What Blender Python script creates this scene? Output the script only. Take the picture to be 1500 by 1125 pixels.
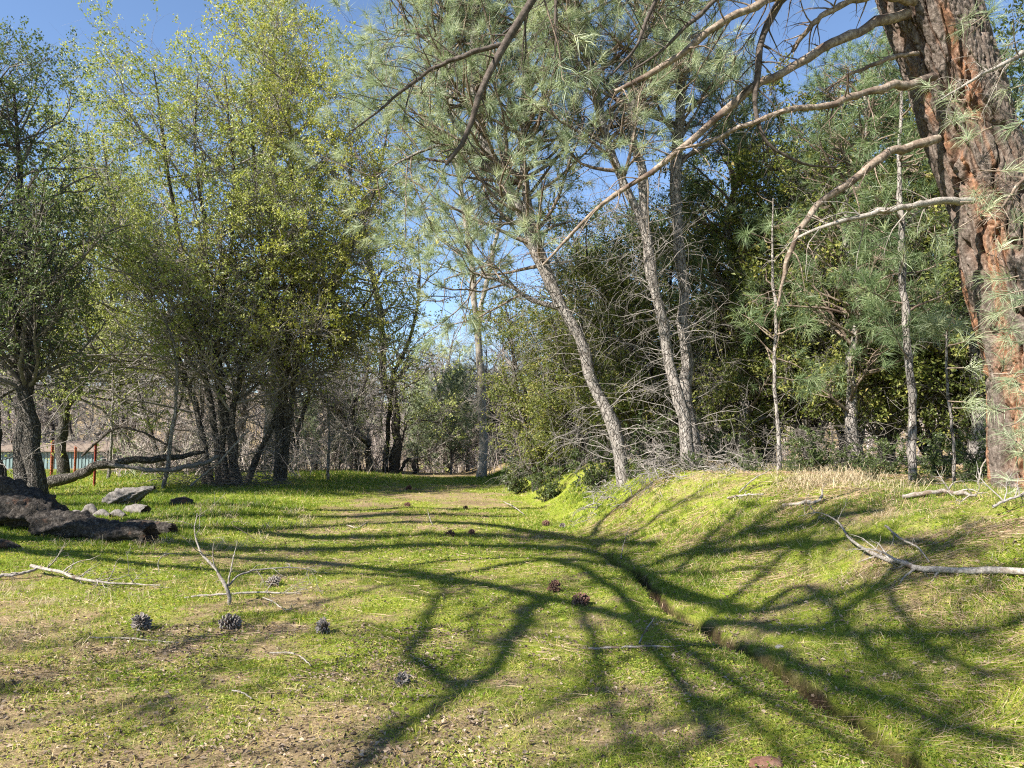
import bpy, math, random
import numpy as np
from mathutils import Vector

for o in list(bpy.data.objects):
    bpy.data.objects.remove(o)
scene = bpy.context.scene
COL = scene.collection
R = np.random.default_rng(11)

# ------------------------------------------------------------------ camera
F = 1091.0                      # focal length in photo pixels (1500 wide)
EYE = np.array([0.0, 0.0, 1.6])
PITCH = math.atan(77.5 / F)
cd = bpy.data.cameras.new('camera')
cd.sensor_width = 36.0
cd.lens = F / 1500.0 * 36.0
cd.clip_start, cd.clip_end = 0.05, 3000
cam = bpy.data.objects.new('camera', cd)
COL.objects.link(cam)
cam.location = EYE
cam.rotation_euler = (math.pi / 2 + PITCH, 0, 0)
scene.camera = cam

# ------------------------------------------------------------------ sky, sun, exposure
SUN_EL = math.radians(40)
SUN_AZ = np.array([-0.82, -0.57]); SUN_AZ /= np.linalg.norm(SUN_AZ)
SUN = np.array([SUN_AZ[0] * math.cos(SUN_EL), SUN_AZ[1] * math.cos(SUN_EL), math.sin(SUN_EL)])
w = bpy.data.worlds.new('World'); scene.world = w
w.use_nodes = True
nt = w.node_tree
bg = nt.nodes['Background']
sky = nt.nodes.new('ShaderNodeTexSky')
sky.sky_type = 'NISHITA'; sky.sun_disc = False
sky.sun_elevation = SUN_EL
sky.sun_rotation = math.atan2(SUN[0], SUN[1])
sky.altitude = 2000; sky.air_density = 1.0; sky.dust_density = 0.0; sky.ozone_density = 2.2
nt.links.new(sky.outputs[0], bg.inputs[0])
bg.inputs[1].default_value = 0.08
ld = bpy.data.lights.new('sun', 'SUN'); ld.energy = 5.0; ld.angle = math.radians(0.53)
ld.color = (1.0, 0.945, 0.85)
sun = bpy.data.objects.new('sun', ld); COL.objects.link(sun)
sun.rotation_euler = Vector(SUN).to_track_quat('Z', 'Y').to_euler()
sun.location = (-30, -10, 40)
scene.view_settings.view_transform = 'Standard'
scene.view_settings.look = 'None'
scene.view_settings.gamma = 1.0
scene.view_settings.use_curve_mapping = False
scene.view_settings.exposure = 1.68
scene.render.engine = 'CYCLES'
cy = scene.cycles
cy.max_bounces = 6; cy.diffuse_bounces = 3; cy.glossy_bounces = 2; cy.transmission_bounces = 4
cy.transparent_max_bounces = 4; cy.caustics_reflective = False; cy.caustics_refractive = False
cy.use_denoising = False
cy.pixel_filter_type = 'BLACKMAN_HARRIS'; cy.filter_width = 1.15
cy.sample_clamp_indirect = 3.0

# ------------------------------------------------------------------ numeric helpers
_TAB = np.random.default_rng(5).random((8, 256, 256))
def vnoise(x, y, seed=0):
    t = _TAB[seed % 8]
    x = np.asarray(x, float) + seed * 17.3; y = np.asarray(y, float) + seed * 9.7
    xi = np.floor(x).astype(int); yi = np.floor(y).astype(int)
    fx = x - xi; fy = y - yi
    fx = fx * fx * (3 - 2 * fx); fy = fy * fy * (3 - 2 * fy)
    a = t[xi & 255, yi & 255]; b = t[(xi + 1) & 255, yi & 255]
    c = t[xi & 255, (yi + 1) & 255]; d = t[(xi + 1) & 255, (yi + 1) & 255]
    return (a * (1 - fx) + b * fx) * (1 - fy) + (c * (1 - fx) + d * fx) * fy
def fbm(x, y, oct=4, seed=0):
    s = 0; a = 0.5; n = 0
    for i in range(oct):
        s = s + a * vnoise(x * 2 ** i, y * 2 ** i, seed + i); n += a; a *= 0.5
    return s / n
def sstep(e0, e1, x):
    t = np.clip((np.asarray(x, float) - e0) / (e1 - e0), 0, 1)
    return t * t * (3 - 2 * t)
def nrm(v):
    return v / np.maximum(np.linalg.norm(v, axis=-1, keepdims=True), 1e-9)
def at(px, py, Y):
    """world point on the line of sight of photo pixel (px, py) at world depth Y"""
    u = (px - 750.0) / F; v = (562.5 - py) / F
    d = np.array([u, math.cos(PITCH) - v * math.sin(PITCH), math.sin(PITCH) + v * math.cos(PITCH)])
    return EYE + d * (Y / d[1])
def spline(pts, K):
    p = np.asarray(pts, float)
    if len(p) < 3:
        t = np.linspace(0, 1, K)[:, None]
        return p[0] * (1 - t) + p[-1] * t
    q = np.vstack([2 * p[0] - p[1], p, 2 * p[-1] - p[-2]])
    seg = np.linalg.norm(np.diff(p, axis=0), axis=1); cum = np.concatenate([[0], np.cumsum(seg)])
    s = np.linspace(0, cum[-1], K)
    i = np.clip(np.searchsorted(cum, s, side='right') - 1, 0, len(p) - 2)
    t = ((s - cum[i]) / np.maximum(seg[i], 1e-9))[:, None]
    a, b, c, d = q[i], q[i + 1], q[i + 2], q[i + 3]
    return 0.5 * (2 * b + (c - a) * t + (2 * a - 5 * b + 4 * c - d) * t ** 2 + (3 * b - a - 3 * c + d) * t ** 3)

# ditch line of the track and height of the ground
_DY = np.array([-20, 0, 3.7, 5.6, 8.7, 13.4, 20, 26, 40, 100.]); _DX = np.array([3.4, 2.4, 1.94, 1.66, 1.44, 1.0, 0.25, -0.5, -3, -14.])
def ditch_x(y):
    return np.interp(y, _DY, _DX)
def ditch_off(y):
    return 0.10 * (vnoise(np.zeros_like(y) + 3, y * 1.1, 3) - 0.5) * 2 + 0.04 * (vnoise(np.zeros_like(y), y * 5, 2) - 0.5)
def height(x, y):
    x = np.asarray(x, float); y = np.asarray(y, float)
    d = x - ditch_x(y)
    tb = np.clip(d / (2.9 - 1.3 * sstep(9, 14, y)), 0, 1.25); bank = 0.97 * (np.minimum(tb, 1) - 0.12 * np.sin(np.clip(tb, 0, 1) * 2 * np.pi) * 0.6) + 0.03 * np.clip(d - 2.7, 0, 20)
    bank = bank * (1 - 0.55 * sstep(16, 28, y))
    left = 0.22 * sstep(-3.0, -7.5, x) * sstep(8, 15, y)
    z = bank + left
    crest = np.clip(y - 27.5, 0, None)
    z = z - np.where(crest < 30, 0.0023 * crest ** 2, 2.07 + 0.05 * np.clip(crest - 30, 0, 55))
    z = z + 0.10 * (fbm(x * 0.55, y * 0.55, 3, 1) - 0.5) + 0.045 * (fbm(x * 2.3, y * 2.3, 3, 2) - 0.5)
    dm = d + ditch_off(y)
    cut = sstep(11.5, 8.6, y) * (0.75 + 0.6 * vnoise(x * 0 + 8, y * 1.3, 5))
    z = z - 0.20 * np.exp(-(np.abs(dm) / 0.062) ** 5) * cut
    z = z + 0.16 * (fbm(x * 0.8 + 4, y * 0.8, 3, 6) - 0.5) * sstep(0.3, 1.5, d) * sstep(5, 2.6, d) * 1.6
    z = z + 0.05 * np.exp(-((d + 0.42) / 0.22) ** 2) * sstep(14, 8, y)
    far = np.hypot(x, y)
    hump = 17 * sstep(95, 190, y + 0.15 * np.abs(x)) * (0.7 + 0.6 * fbm(x * 0.012, y * 0.012, 3, 4))
    return z + hump
_GY = np.exp(np.linspace(math.log(1.5), math.log(60), 1600))
def G(px, py, dz=0.0):
    """point of the ground seen at photo pixel (px, py)"""
    d = at(px, py, 1.0) - EYE
    p = EYE[None] + d[None] * _GY[:, None]
    hit = np.nonzero(p[:, 2] <= height(p[:, 0], p[:, 1]))[0]
    q = p[hit[0] if len(hit) else -1].copy()
    q[2] = float(height(q[0], q[1])) + dz
    return q

# ------------------------------------------------------------------ mesh helpers
class MB:
    def __init__(s):
        s.v = []; s.q = []; s.t = []; s.n = 0; s.a = []; s.b = []
    def add(s, v, quads=None, tris=None, a=None, b=None):
        v = np.asarray(v, np.float32).reshape(-1, 3)
        if quads is not None and len(quads): s.q.append(np.asarray(quads, np.int64) + s.n)
        if tris is not None and len(tris): s.t.append(np.asarray(tris, np.int64) + s.n)
        s.v.append(v); s.n += len(v)
        s.a.append(np.full(len(v), 0.5, np.float32) if a is None else np.broadcast_to(np.asarray(a, np.float32), (len(v),)))
        s.b.append(np.zeros(len(v), np.float32) if b is None else np.broadcast_to(np.asarray(b, np.float32), (len(v),)))
    def mesh(s, name, mat, origin=(0, 0, 0), smooth=True):
        v = np.vstack(s.v) - np.asarray(origin, np.float32)
        q = np.vstack(s.q) if s.q else np.zeros((0, 4), int)
        t = np.vstack(s.t) if s.t else np.zeros((0, 3), int)
        me = bpy.data.meshes.new(name)
        me.vertices.add(len(v)); me.vertices.foreach_set('co', v.astype(np.float32).ravel())
        nl = q.size + t.size
        me.loops.add(nl); me.loops.foreach_set('vertex_index', np.concatenate([q.ravel(), t.ravel()]).astype(np.int32))
        nf = len(q) + len(t)
        me.polygons.add(nf)
        st = np.concatenate([np.arange(len(q)) * 4, q.size + np.arange(len(t)) * 3]).astype(np.int32)
        me.polygons.foreach_set('loop_start', st)
        me.polygons.foreach_set('use_smooth', np.full(nf, smooth, bool))
        for nm, arr in (('rnd', s.a), ('aux', s.b)):
            at_ = me.attributes.new(nm, 'FLOAT', 'POINT')
            at_.data.foreach_set('value', np.concatenate(arr).astype(np.float32))
        me.update(calc_edges=True)
        me.materials.append(mat)
        return me
    def build(s, name, mat, parent=None, origin=(0, 0, 0), smooth=True):
        me = s.mesh(name, mat, origin, smooth)
        o = bpy.data.objects.new(name, me); COL.objects.link(o)
        if parent is not None: o.parent = parent
        else: o.location = origin
        return o

def tubes(P, Rad, sides=5, cap=True):
    """P (N,K,3), Rad (N,K) -> verts, quads, tris for N tubes at once"""
    P = np.asarray(P, float); Rad = np.asarray(Rad, float)
    if P.ndim == 2: P = P[None]
    if Rad.ndim == 1: Rad = Rad[None]
    N, K, _ = P.shape
    T = np.gradient(P, axis=1); T = nrm(T)
    mean = nrm(T.mean(1))
    ref = np.where(np.abs(mean[:, 2:3]) < 0.8, np.array([[0, 0, 1.0]]), np.array([[1.0, 0, 0]]))
    A = nrm(np.cross(T, ref[:, None, :])); B = np.cross(T, A)
    th = np.linspace(0, 2 * np.pi, sides, endpoint=False)
    ring = A[:, :, None, :] * np.cos(th)[None, None, :, None] + B[:, :, None, :] * np.sin(th)[None, None, :, None]
    V = P[:, :, None, :] + ring * Rad[:, :, None, None]
    V = V.reshape(-1, 3)
    n, k, s = np.meshgrid(np.arange(N), np.arange(K - 1), np.arange(sides), indexing='ij')
    i0 = (n * K + k) * sides
    s2 = (s + 1) % sides
    Q = np.stack([i0 + s, i0 + s2, i0 + sides + s2, i0 + sides + s], -1).reshape(-1, 4)
    return V, Q
def add_tubes(mb, P, Rad, sides=5, a=None, b=None):
    V, Q = tubes(P, Rad, sides)
    if a is not None and np.ndim(a) == 1:
        K = np.asarray(P).shape[1] if np.asarray(P).ndim == 3 else np.asarray(P).shape[0]
        a = np.repeat(np.asarray(a), K * sides)
    mb.add(V, Q, a=a, b=b)
def grow(rng, S, D, L, K, wig=0.15, trop=0.0, droop=0.0):
    S = np.asarray(S, float); d = nrm(np.asarray(D, float)); N = len(S)
    P = np.zeros((N, K, 3)); P[:, 0] = S
    for k in range(1, K):
        d = d + rng.normal(0, wig, (N, 3)); d[:, 2] += trop - droop * (k / K)
        d = nrm(d)
        P[:, k] = P[:, k - 1] + d * (np.asarray(L) / (K - 1))[:, None]
    return P
def sprout(rng, P, Rad, n, t0=0.2, t1=1.0, a0=35, a1=75, up=0.0, flat=0.0, weights=None):
    """n start points along tubes P with directions angled off the parent"""
    N, K, _ = P.shape
    if weights is None:
        weights = np.linalg.norm(P[:, -1] - P[:, 0], axis=1)
    i = rng.choice(N, n, p=weights / weights.sum())
    t = rng.uniform(t0, t1, n) * (K - 1 - 1e-6)
    k = t.astype(int); f = (t - k)[:, None]
    k1 = np.minimum(k + 1, K - 1)
    pos = P[i, k] * (1 - f) + P[i, k1] * f
    tan = nrm(P[i, k1] - P[i, np.maximum(k - 1, 0)] + 1e-6)
    rad = Rad[i, k] * (1 - f[:, 0]) + Rad[i, k1] * f[:, 0]
    rv = rng.normal(0, 1, (n, 3)); rv[:, 2] *= (1 - flat)
    perp = nrm(rv - (rv * tan).sum(1, keepdims=True) * tan)
    ang = np.radians(rng.uniform(a0, a1, n))[:, None]
    d = tan * np.cos(ang) + perp * np.sin(ang); d[:, 2] += up
    return pos, nrm(d), rad, t / (K - 1), i
def taper(r0, r1, K, N):
    t = np.linspace(0, 1, K)[None]
    return np.asarray(r0).reshape(-1, 1) * (1 - t) + np.asarray(r1).reshape(-1, 1) * t if np.ndim(r0) else np.broadcast_to(r0 * (1 - t) + r1 * t, (N, K)).copy()
def leaf_quads(mb, rng, C, U, size, asp=0.5, fold=0.25, val=None, flat=0.0):
    N = len(C)
    nr = rng.normal(0, 1, (N, 3)); nr[:, 2] += flat
    W = nrm(np.cross(U, nr)); Nn = nrm(np.cross(W, U))
    s = np.asarray(size).reshape(-1, 1)
    v = np.stack([C - U * s * 0.5, C + W * s * asp * 0.5 + Nn * s * fold * 0.3, C + U * s * 0.5 - Nn * s * 0.1, C - W * s * asp * 0.5 + Nn * s * fold * 0.3], 1).reshape(-1, 3)
    b = np.arange(N)[:, None] * 4
    tr = np.concatenate([b + [0, 1, 2], b + [0, 2, 3]], 0)
    val = rng.random(N) if val is None else val
    mb.add(v, tris=tr, a=np.repeat(val, 4))
def needles(mb, rng, B, D, Ln, Wd, droop=0.15, val=None, two=False):
    N = len(B); D = nrm(D)
    W = nrm(np.cross(D, rng.normal(0, 1, (N, 3)))) * np.asarray(Wd).reshape(-1, 1) * 0.5
    L = np.asarray(Ln).reshape(-1, 1)
    val = rng.random(N) if val is None else val
    g = np.array([0, 0, -1.0])
    if two:
        m = B + D * L * 0.5; D2 = nrm(D + g * droop * 2); tip = m + D2 * L * 0.5
        v = np.stack([B - W, B + W, m + W * 0.8, m - W * 0.8, tip], 1).reshape(-1, 3)
        b = np.arange(N)[:, None] * 5
        mb.add(v, quads=b + [0, 1, 2, 3], tris=b + [3, 2, 4], a=np.repeat(val, 5))
    else:
        tip = B + nrm(D + g * droop) * L
        v = np.stack([B - W, B + W, tip], 1).reshape(-1, 3)
        mb.add(v, tris=np.arange(N)[:, None] * 3 + [0, 1, 2], a=np.repeat(val, 3))
def tufts(mb, rng, C, D, n, length, width, spread=0.8, droop=0.15, two=False):
    """n needles per tuft round each twig end C pointing along D"""
    N = len(C)
    Cr = np.repeat(C, n, 0); Dr = np.repeat(D, n, 0)
    rv = nrm(rng.normal(0, 1, (N * n, 3)))
    d = nrm(Dr * rng.uniform(0.25, 1.0, (N * n, 1)) + rv * spread)
    off = -Dr * rng.uniform(0, 0.16, (N * n, 1))
    tone = np.repeat(rng.random(N) * 0.6, n) + rng.random(N * n) * 0.4
    needles(mb, rng, Cr + off, d, rng.uniform(0.7, 1.1, N * n) * length, np.full(N * n, width), droop, tone, two)

# ------------------------------------------------------------------ materials
def new_mat(name):
    m = bpy.data.materials.new(name); m.use_nodes = True
    n = m.node_tree; b = n.nodes['Principled BSDF']
    return m, n, b
def ramp(n, stops):
    r = n.nodes.new('ShaderNodeValToRGB')
    el = r.color_ramp.elements
    while len(el) < len(stops): el.new(0.5)
    for e, (p, c) in zip(el, stops):
        e.position = p; e.color = (*c, 1)
    return r
def attr(n, name):
    a = n.nodes.new('ShaderNodeAttribute'); a.attribute_name = name
    return a
def leaf_mat(name, stops, trans=0.35, rough=0.45, spec=0.35, tint=(1.15, 1.2, 0.6)):
    m, n, b = new_mat(name)
    r = ramp(n, stops); n.links.new(attr(n, 'rnd').outputs['Fac'], r.inputs[0])
    n.links.new(r.outputs[0], b.inputs['Base Color'])
    b.inputs['Roughness'].default_value = rough; b.inputs['Specular IOR Level'].default_value = spec
    tr = n.nodes.new('ShaderNodeBsdfTranslucent')
    mu = n.nodes.new('ShaderNodeMix'); mu.data_type = 'RGBA'; mu.blend_type = 'MULTIPLY'
    mu.inputs['Factor'].default_value = 1.0
    n.links.new(r.outputs[0], mu.inputs['A']); mu.inputs['B'].default_value = (*tint, 1)
    n.links.new(mu.outputs['Result'], tr.inputs[0])
    mx = n.nodes.new('ShaderNodeMixShader'); mx.inputs[0].default_value = trans
    n.links.new(b.outputs[0], mx.inputs[1]); n.links.new(tr.outputs[0], mx.inputs[2])
    n.links.new(mx.outputs[0], n.nodes['Material Output'].inputs[0])
    return m
def bark_mat(name, c0, c1, c2, scale=(18, 18, 5), bump=0.5, rough=0.9, patch=None, dist=0.02):
    m, n, b = new_mat(name)
    tc = n.nodes.new('ShaderNodeTexCoord'); mp = n.nodes.new('ShaderNodeMapping'); mp.inputs['Scale'].default_value = scale
    n.links.new(tc.outputs['Object'], mp.inputs[0])
    no = n.nodes.new('ShaderNodeTexNoise'); no.inputs['Scale'].default_value = 1.0; no.inputs['Detail'].default_value = 8; no.inputs['Roughness'].default_value = 0.65
    n.links.new(mp.outputs[0], no.inputs[0])
    r = ramp(n, [(0.30, c0), (0.5, c1), (0.70, c2)]); n.links.new(no.outputs['Fac'], r.inputs[0])
    col = r.outputs[0]
    if patch:
        n2 = n.nodes.new('ShaderNodeTexNoise'); n2.inputs['Scale'].default_value = patch[1]; n2.inputs['Detail'].default_value = 4
        n.links.new(tc.outputs['Object'], n2.inputs[0])
        rr = ramp(n, [(patch[2], (0, 0, 0)), (patch[2] + 0.1, (1, 1, 1))]); n.links.new(n2.outputs['Fac'], rr.inputs[0])
        mx = n.nodes.new('ShaderNodeMix'); mx.data_type = 'RGBA'
        n.links.new(rr.outputs[0], mx.inputs['Factor']); n.links.new(col, mx.inputs['A']); mx.inputs['B'].default_value = (*patch[0], 1)
        col = mx.outputs['Result']
    n.links.new(col, b.inputs['Base Color'])
    b.inputs['Roughness'].default_value = rough; b.inputs['Specular IOR Level'].default_value = 0.15
    bu = n.nodes.new('ShaderNodeBump'); bu.inputs['Strength'].default_value = bump; bu.inputs['Distance'].default_value = dist
    n.links.new(no.outputs['Fac'], bu.inputs['Height']); n.links.new(bu.outputs[0], b.inputs['Normal'])
    return m
def cracked_bark(name, c0, c1, c2, crack, vs=(13, 13, 4.5), width=0.09, bump=0.9):
    m = bark_mat(name, c0, c1, c2, (20, 20, 9), 0.6)
    n = m.node_tree; b = n.nodes['Principled BSDF']
    tc = [x for x in n.nodes if x.type == 'TEX_COORD'][0]
    mp = n.nodes.new('ShaderNodeMapping'); mp.inputs['Scale'].default_value = vs
    no = n.nodes.new('ShaderNodeTexNoise'); no.inputs['Scale'].default_value = 6; no.inputs['Detail'].default_value = 3
    n.links.new(tc.outputs['Object'], no.inputs[0])
    ad = n.nodes.new('ShaderNodeVectorMath'); ad.operation = 'MULTIPLY_ADD'; ad.inputs[1].default_value = (0.16, 0.16, 0.3)
    n.links.new(no.outputs['Color'], ad.inputs[0]); n.links.new(tc.outputs['Object'], ad.inputs[2]); n.links.new(ad.outputs[0], mp.inputs[0])
    vo = n.nodes.new('ShaderNodeTexVoronoi'); vo.feature = 'DISTANCE_TO_EDGE'; vo.inputs['Scale'].default_value = 1.0
    n.links.new(mp.outputs[0], vo.inputs['Vector'])
    r = ramp(n, [(0.0, (0, 0, 0)), (width, (0.75, 0.75, 0.75)), (width * 2.5, (1, 1, 1))]); n.links.new(vo.outputs['Distance'], r.inputs[0])
    mx = n.nodes.new('ShaderNodeMix'); mx.data_type = 'RGBA'
    old = b.inputs['Base Color'].links[0].from_socket
    n.links.new(r.outputs[0], mx.inputs['Factor']); mx.inputs['A'].default_value = (*crack, 1); n.links.new(old, mx.inputs['B'])
    n.links.new(mx.outputs['Result'], b.inputs['Base Color'])
    bu = n.nodes.new('ShaderNodeBump'); bu.inputs['Strength'].default_value = bump; bu.inputs['Distance'].default_value = 0.03
    n.links.new(r.outputs[0], bu.inputs['Height']); n.links.new(b.inputs['Normal'].links[0].from_socket, bu.inputs['Normal']); n.links.new(bu.outputs[0], b.inputs['Normal'])
    return m
M = {}
M['oak_bark'] = cracked_bark('oak_bark', (0.04, 0.034, 0.03), (0.10, 0.088, 0.076), (0.20, 0.185, 0.165), (0.03, 0.025, 0.02), (24, 24, 8), 0.12)
M['twig_brown'] = bark_mat('twig_brown', (0.06, 0.05, 0.042), (0.12, 0.105, 0.09), (0.22, 0.20, 0.175), (20, 20, 20), 0.2)
M['pale_bark'] = cracked_bark('pale_bark', (0.11, 0.095, 0.082), (0.22, 0.195, 0.175), (0.36, 0.33, 0.30), (0.085, 0.07, 0.06), (17, 17, 6), 0.05)
M['dead_wood'] = bark_mat('dead_wood', (0.10, 0.085, 0.07), (0.25, 0.22, 0.19), (0.42, 0.385, 0.34), (50, 50, 50), 0.5, patch=((0.13, 0.095, 0.07), 7.0, 0.56))
M['grey_twig'] = bark_mat('grey_twig', (0.11, 0.095, 0.085), (0.205, 0.183, 0.165), (0.33, 0.30, 0.275), (30, 30, 30), 0.2)
M['limb_bark'] = bark_mat('limb_bark', (0.07, 0.05, 0.038), (0.19, 0.145, 0.11), (0.36, 0.30, 0.245), (22, 22, 22), 0.7, patch=((0.10, 0.07, 0.055), 3.5, 0.52))
M['dark_limb'] = bark_mat('dark_limb', (0.03, 0.024, 0.02), (0.075, 0.06, 0.05), (0.14, 0.115, 0.10), (22, 22, 22), 0.7)  # dark bark; holds the shade of the overhanging pine limbs in its colour
M['oak_leaf'] = leaf_mat('oak_leaf', [(0.0, (0.11, 0.145, 0.045)), (0.45, (0.26, 0.295, 0.09)), (0.8, (0.43, 0.435, 0.16)), (1.0, (0.52, 0.46, 0.26))], 0.38, 0.45, 0.35)
M['oak_leaf_yellow'] = leaf_mat('oak_leaf_yellow', [(0.0, (0.14, 0.165, 0.035)), (0.45, (0.31, 0.325, 0.07)), (0.8, (0.47, 0.44, 0.13)), (1.0, (0.52, 0.43, 0.22))], 0.4, 0.45, 0.35)
M['oak_leaf_dark'] = leaf_mat('oak_leaf_dark', [(0.0, (0.045, 0.075, 0.032)), (0.6, (0.11, 0.145, 0.058)), (1.0, (0.23, 0.25, 0.12))], 0.3, 0.5, 0.25)  # darker leaf green; backlit look of the left-edge oak is in the colour
M['thicket_leaf'] = leaf_mat('thicket_leaf', [(0.0, (0.055, 0.08, 0.024)), (0.5, (0.15, 0.175, 0.045)), (0.85, (0.30, 0.29, 0.08)), (1.0, (0.38, 0.28, 0.13))], 0.4, 0.5, 0.25)
M['shrub_leaf'] = leaf_mat('shrub_leaf', [(0.0, (0.035, 0.055, 0.018)), (0.6, (0.085, 0.115, 0.036)), (1.0, (0.18, 0.20, 0.07))], 0.3, 0.4, 0.4)
M['needle'] = leaf_mat('needle', [(0.0, (0.17, 0.225, 0.13)), (0.5, (0.30, 0.355, 0.215)), (0.95, (0.48, 0.50, 0.32)), (1.0, (0.42, 0.29, 0.16))], 0.34, 0.45, 0.35, (1.1, 1.12, 0.85))
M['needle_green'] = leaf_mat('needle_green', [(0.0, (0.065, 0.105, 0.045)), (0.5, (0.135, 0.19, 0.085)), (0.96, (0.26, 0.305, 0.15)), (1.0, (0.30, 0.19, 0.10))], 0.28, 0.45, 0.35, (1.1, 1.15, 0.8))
M['grass'] = leaf_mat('grass', [(0.0, (0.085, 0.15, 0.018)), (0.45, (0.205, 0.275, 0.033)), (0.72, (0.40, 0.385, 0.068)), (0.80, (0.46, 0.375, 0.14)), (1.0, (0.58, 0.46, 0.27))], 0.40, 0.5, 0.25, (1.12, 1.15, 0.45))
M['dry_grass'] = leaf_mat('dry_grass', [(0.0, (0.30, 0.22, 0.13)), (0.5, (0.46, 0.37, 0.24)), (1.0, (0.60, 0.52, 0.37))], 0.3, 0.6, 0.2, (1.1, 1.05, 0.9))
M['straw'] = leaf_mat('straw', [(0.0, (0.17, 0.10, 0.06)), (0.5, (0.33, 0.22, 0.135)), (1.0, (0.50, 0.38, 0.25))], 0.1, 0.6, 0.2, (1, 1, 1))
M['dry_leaf'] = leaf_mat('dry_leaf', [(0.0, (0.085, 0.058, 0.04)), (0.5, (0.21, 0.155, 0.11)), (1.0, (0.40, 0.32, 0.24))], 0.12, 0.7, 0.15, (1, 0.95, 0.85))

# ground: green moss and grass stain, tan thatch, bare reddish soil, mixed by the field attributes
def ground_mat():
    m, n, b = new_mat('ground')
    tc = n.nodes.new('ShaderNodeTexCoord')
    def noise(sc, det=6, rough=0.6):
        t = n.nodes.new('ShaderNodeTexNoise'); t.inputs['Scale'].default_value = sc; t.inputs['Detail'].default_value = det; t.inputs['Roughness'].default_value = rough
        n.links.new(tc.outputs['Object'], t.inputs[0]); return t
    def mix(f, a, c):
        x = n.nodes.new('ShaderNodeMix'); x.data_type = 'RGBA'
        n.links.new(f, x.inputs['Factor']); n.links.new(a, x.inputs['A']); n.links.new(c, x.inputs['B']); return x.outputs['Result']
    fine = noise(55, 8, 0.75); mid = noise(9, 6)
    tan = ramp(n, [(0.28, (0.075, 0.05, 0.026)), (0.5, (0.225, 0.165, 0.088)), (0.72, (0.44, 0.355, 0.22))]); n.links.new(fine.outputs['Fac'], tan.inputs[0])
    grn = ramp(n, [(0.28, (0.045, 0.068, 0.008)), (0.5, (0.17, 0.205, 0.024)), (0.75, (0.36, 0.345, 0.062))]); n.links.new(fine.outputs['Fac'], grn.inputs[0])
    soil = ramp(n, [(0.3, (0.012, 0.008, 0.006)), (0.5, (0.040, 0.024, 0.017)), (0.72, (0.14, 0.09, 0.06))]); n.links.new(fine.outputs['Fac'], soil.inputs[0])  # damp earth, darkened further to hold the rut's shade in the colour
    ad = n.nodes.new('ShaderNodeMath'); ad.operation = 'ADD'
    n.links.new(attr(n, 'rnd').outputs['Fac'], ad.inputs[0])
    sb = n.nodes.new('ShaderNodeMath'); sb.operation = 'MULTIPLY_ADD'; sb.inputs[1].default_value = 0.9; sb.inputs[2].default_value = -0.45
    n.links.new(mid.outputs['Fac'], sb.inputs[0]); n.links.new(sb.outputs[0], ad.inputs[1])
    gm = ramp(n, [(0.38, (0, 0, 0)), (0.72, (1, 1, 1))]); n.links.new(ad.outputs[0], gm.inputs[0])
    c = mix(gm.outputs[0], tan.outputs[0], grn.outputs[0])
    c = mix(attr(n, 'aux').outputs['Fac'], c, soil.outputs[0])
    n.links.new(c, b.inputs['Base Color'])
    b.inputs['Roughness'].default_value = 0.95; b.inputs['Specular IOR Level'].default_value = 0.1
    bu = n.nodes.new('ShaderNodeBump'); bu.inputs['Strength'].default_value = 0.8; bu.inputs['Distance'].default_value = 0.02
    n.links.new(fine.outputs['Fac'], bu.inputs['Height']); n.links.new(bu.outputs[0], b.inputs['Normal'])
    return m
M['ground'] = ground_mat()

# ------------------------------------------------------------------ fields on the ground
def green_field(x, y):
    d = x - ditch_x(y)
    f = 0.25 + 0.75 * fbm(x * 0.9, y * 0.9, 4, 3)
    f = f + 0.75 * (fbm(x * 3.1, y * 3.1, 3, 6) - 0.5)
    f = f - 0.21 * sstep(0.6, -1.2, x) * sstep(9.5, 5, y)                  # leaf litter, near left
    f = f - 0.15 * sstep(1.6, 0.6, np.abs((x + 1.9) / 2.4)) * sstep(13.5, 16.5, y) * sstep(26.5, 22, y)   # worn dirt
    f = f + 0.30 * sstep(-3.5, -5.5, x) * sstep(10, 13, y)               # lush under the oaks
    f = f + 0.22 * sstep(-1.2, 0.2, d) * sstep(1.6, 0.5, d)              # along the ditch
    f = f - 0.7 * sstep(29.5, 32, y)
    f = f + 0.10 * sstep(0.3, 1.0, d) * sstep(3.2, 2.2, d)                                   # needle litter on the bank top
    return np.clip(f, 0, 1)
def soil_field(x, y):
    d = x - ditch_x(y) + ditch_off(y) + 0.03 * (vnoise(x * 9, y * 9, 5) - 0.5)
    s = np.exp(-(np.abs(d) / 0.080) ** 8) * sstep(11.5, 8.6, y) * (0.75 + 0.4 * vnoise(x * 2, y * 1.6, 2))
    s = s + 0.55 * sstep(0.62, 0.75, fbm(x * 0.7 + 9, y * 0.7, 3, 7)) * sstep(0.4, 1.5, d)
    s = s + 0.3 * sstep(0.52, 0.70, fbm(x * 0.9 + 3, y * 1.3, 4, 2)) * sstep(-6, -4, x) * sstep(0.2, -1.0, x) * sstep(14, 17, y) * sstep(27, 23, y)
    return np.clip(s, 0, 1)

def tag(o, label=None, cat=None, group=None, kind=None):
    if label: o['label'] = label
    if cat: o['category'] = cat
    if group: o['group'] = group
    if kind: o['kind'] = kind
    return o
def empty(name, loc):
    o = bpy.data.objects.new(name, None); COL.objects.link(o); o.location = loc
    o.empty_display_size = 0.2
    return o

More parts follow.
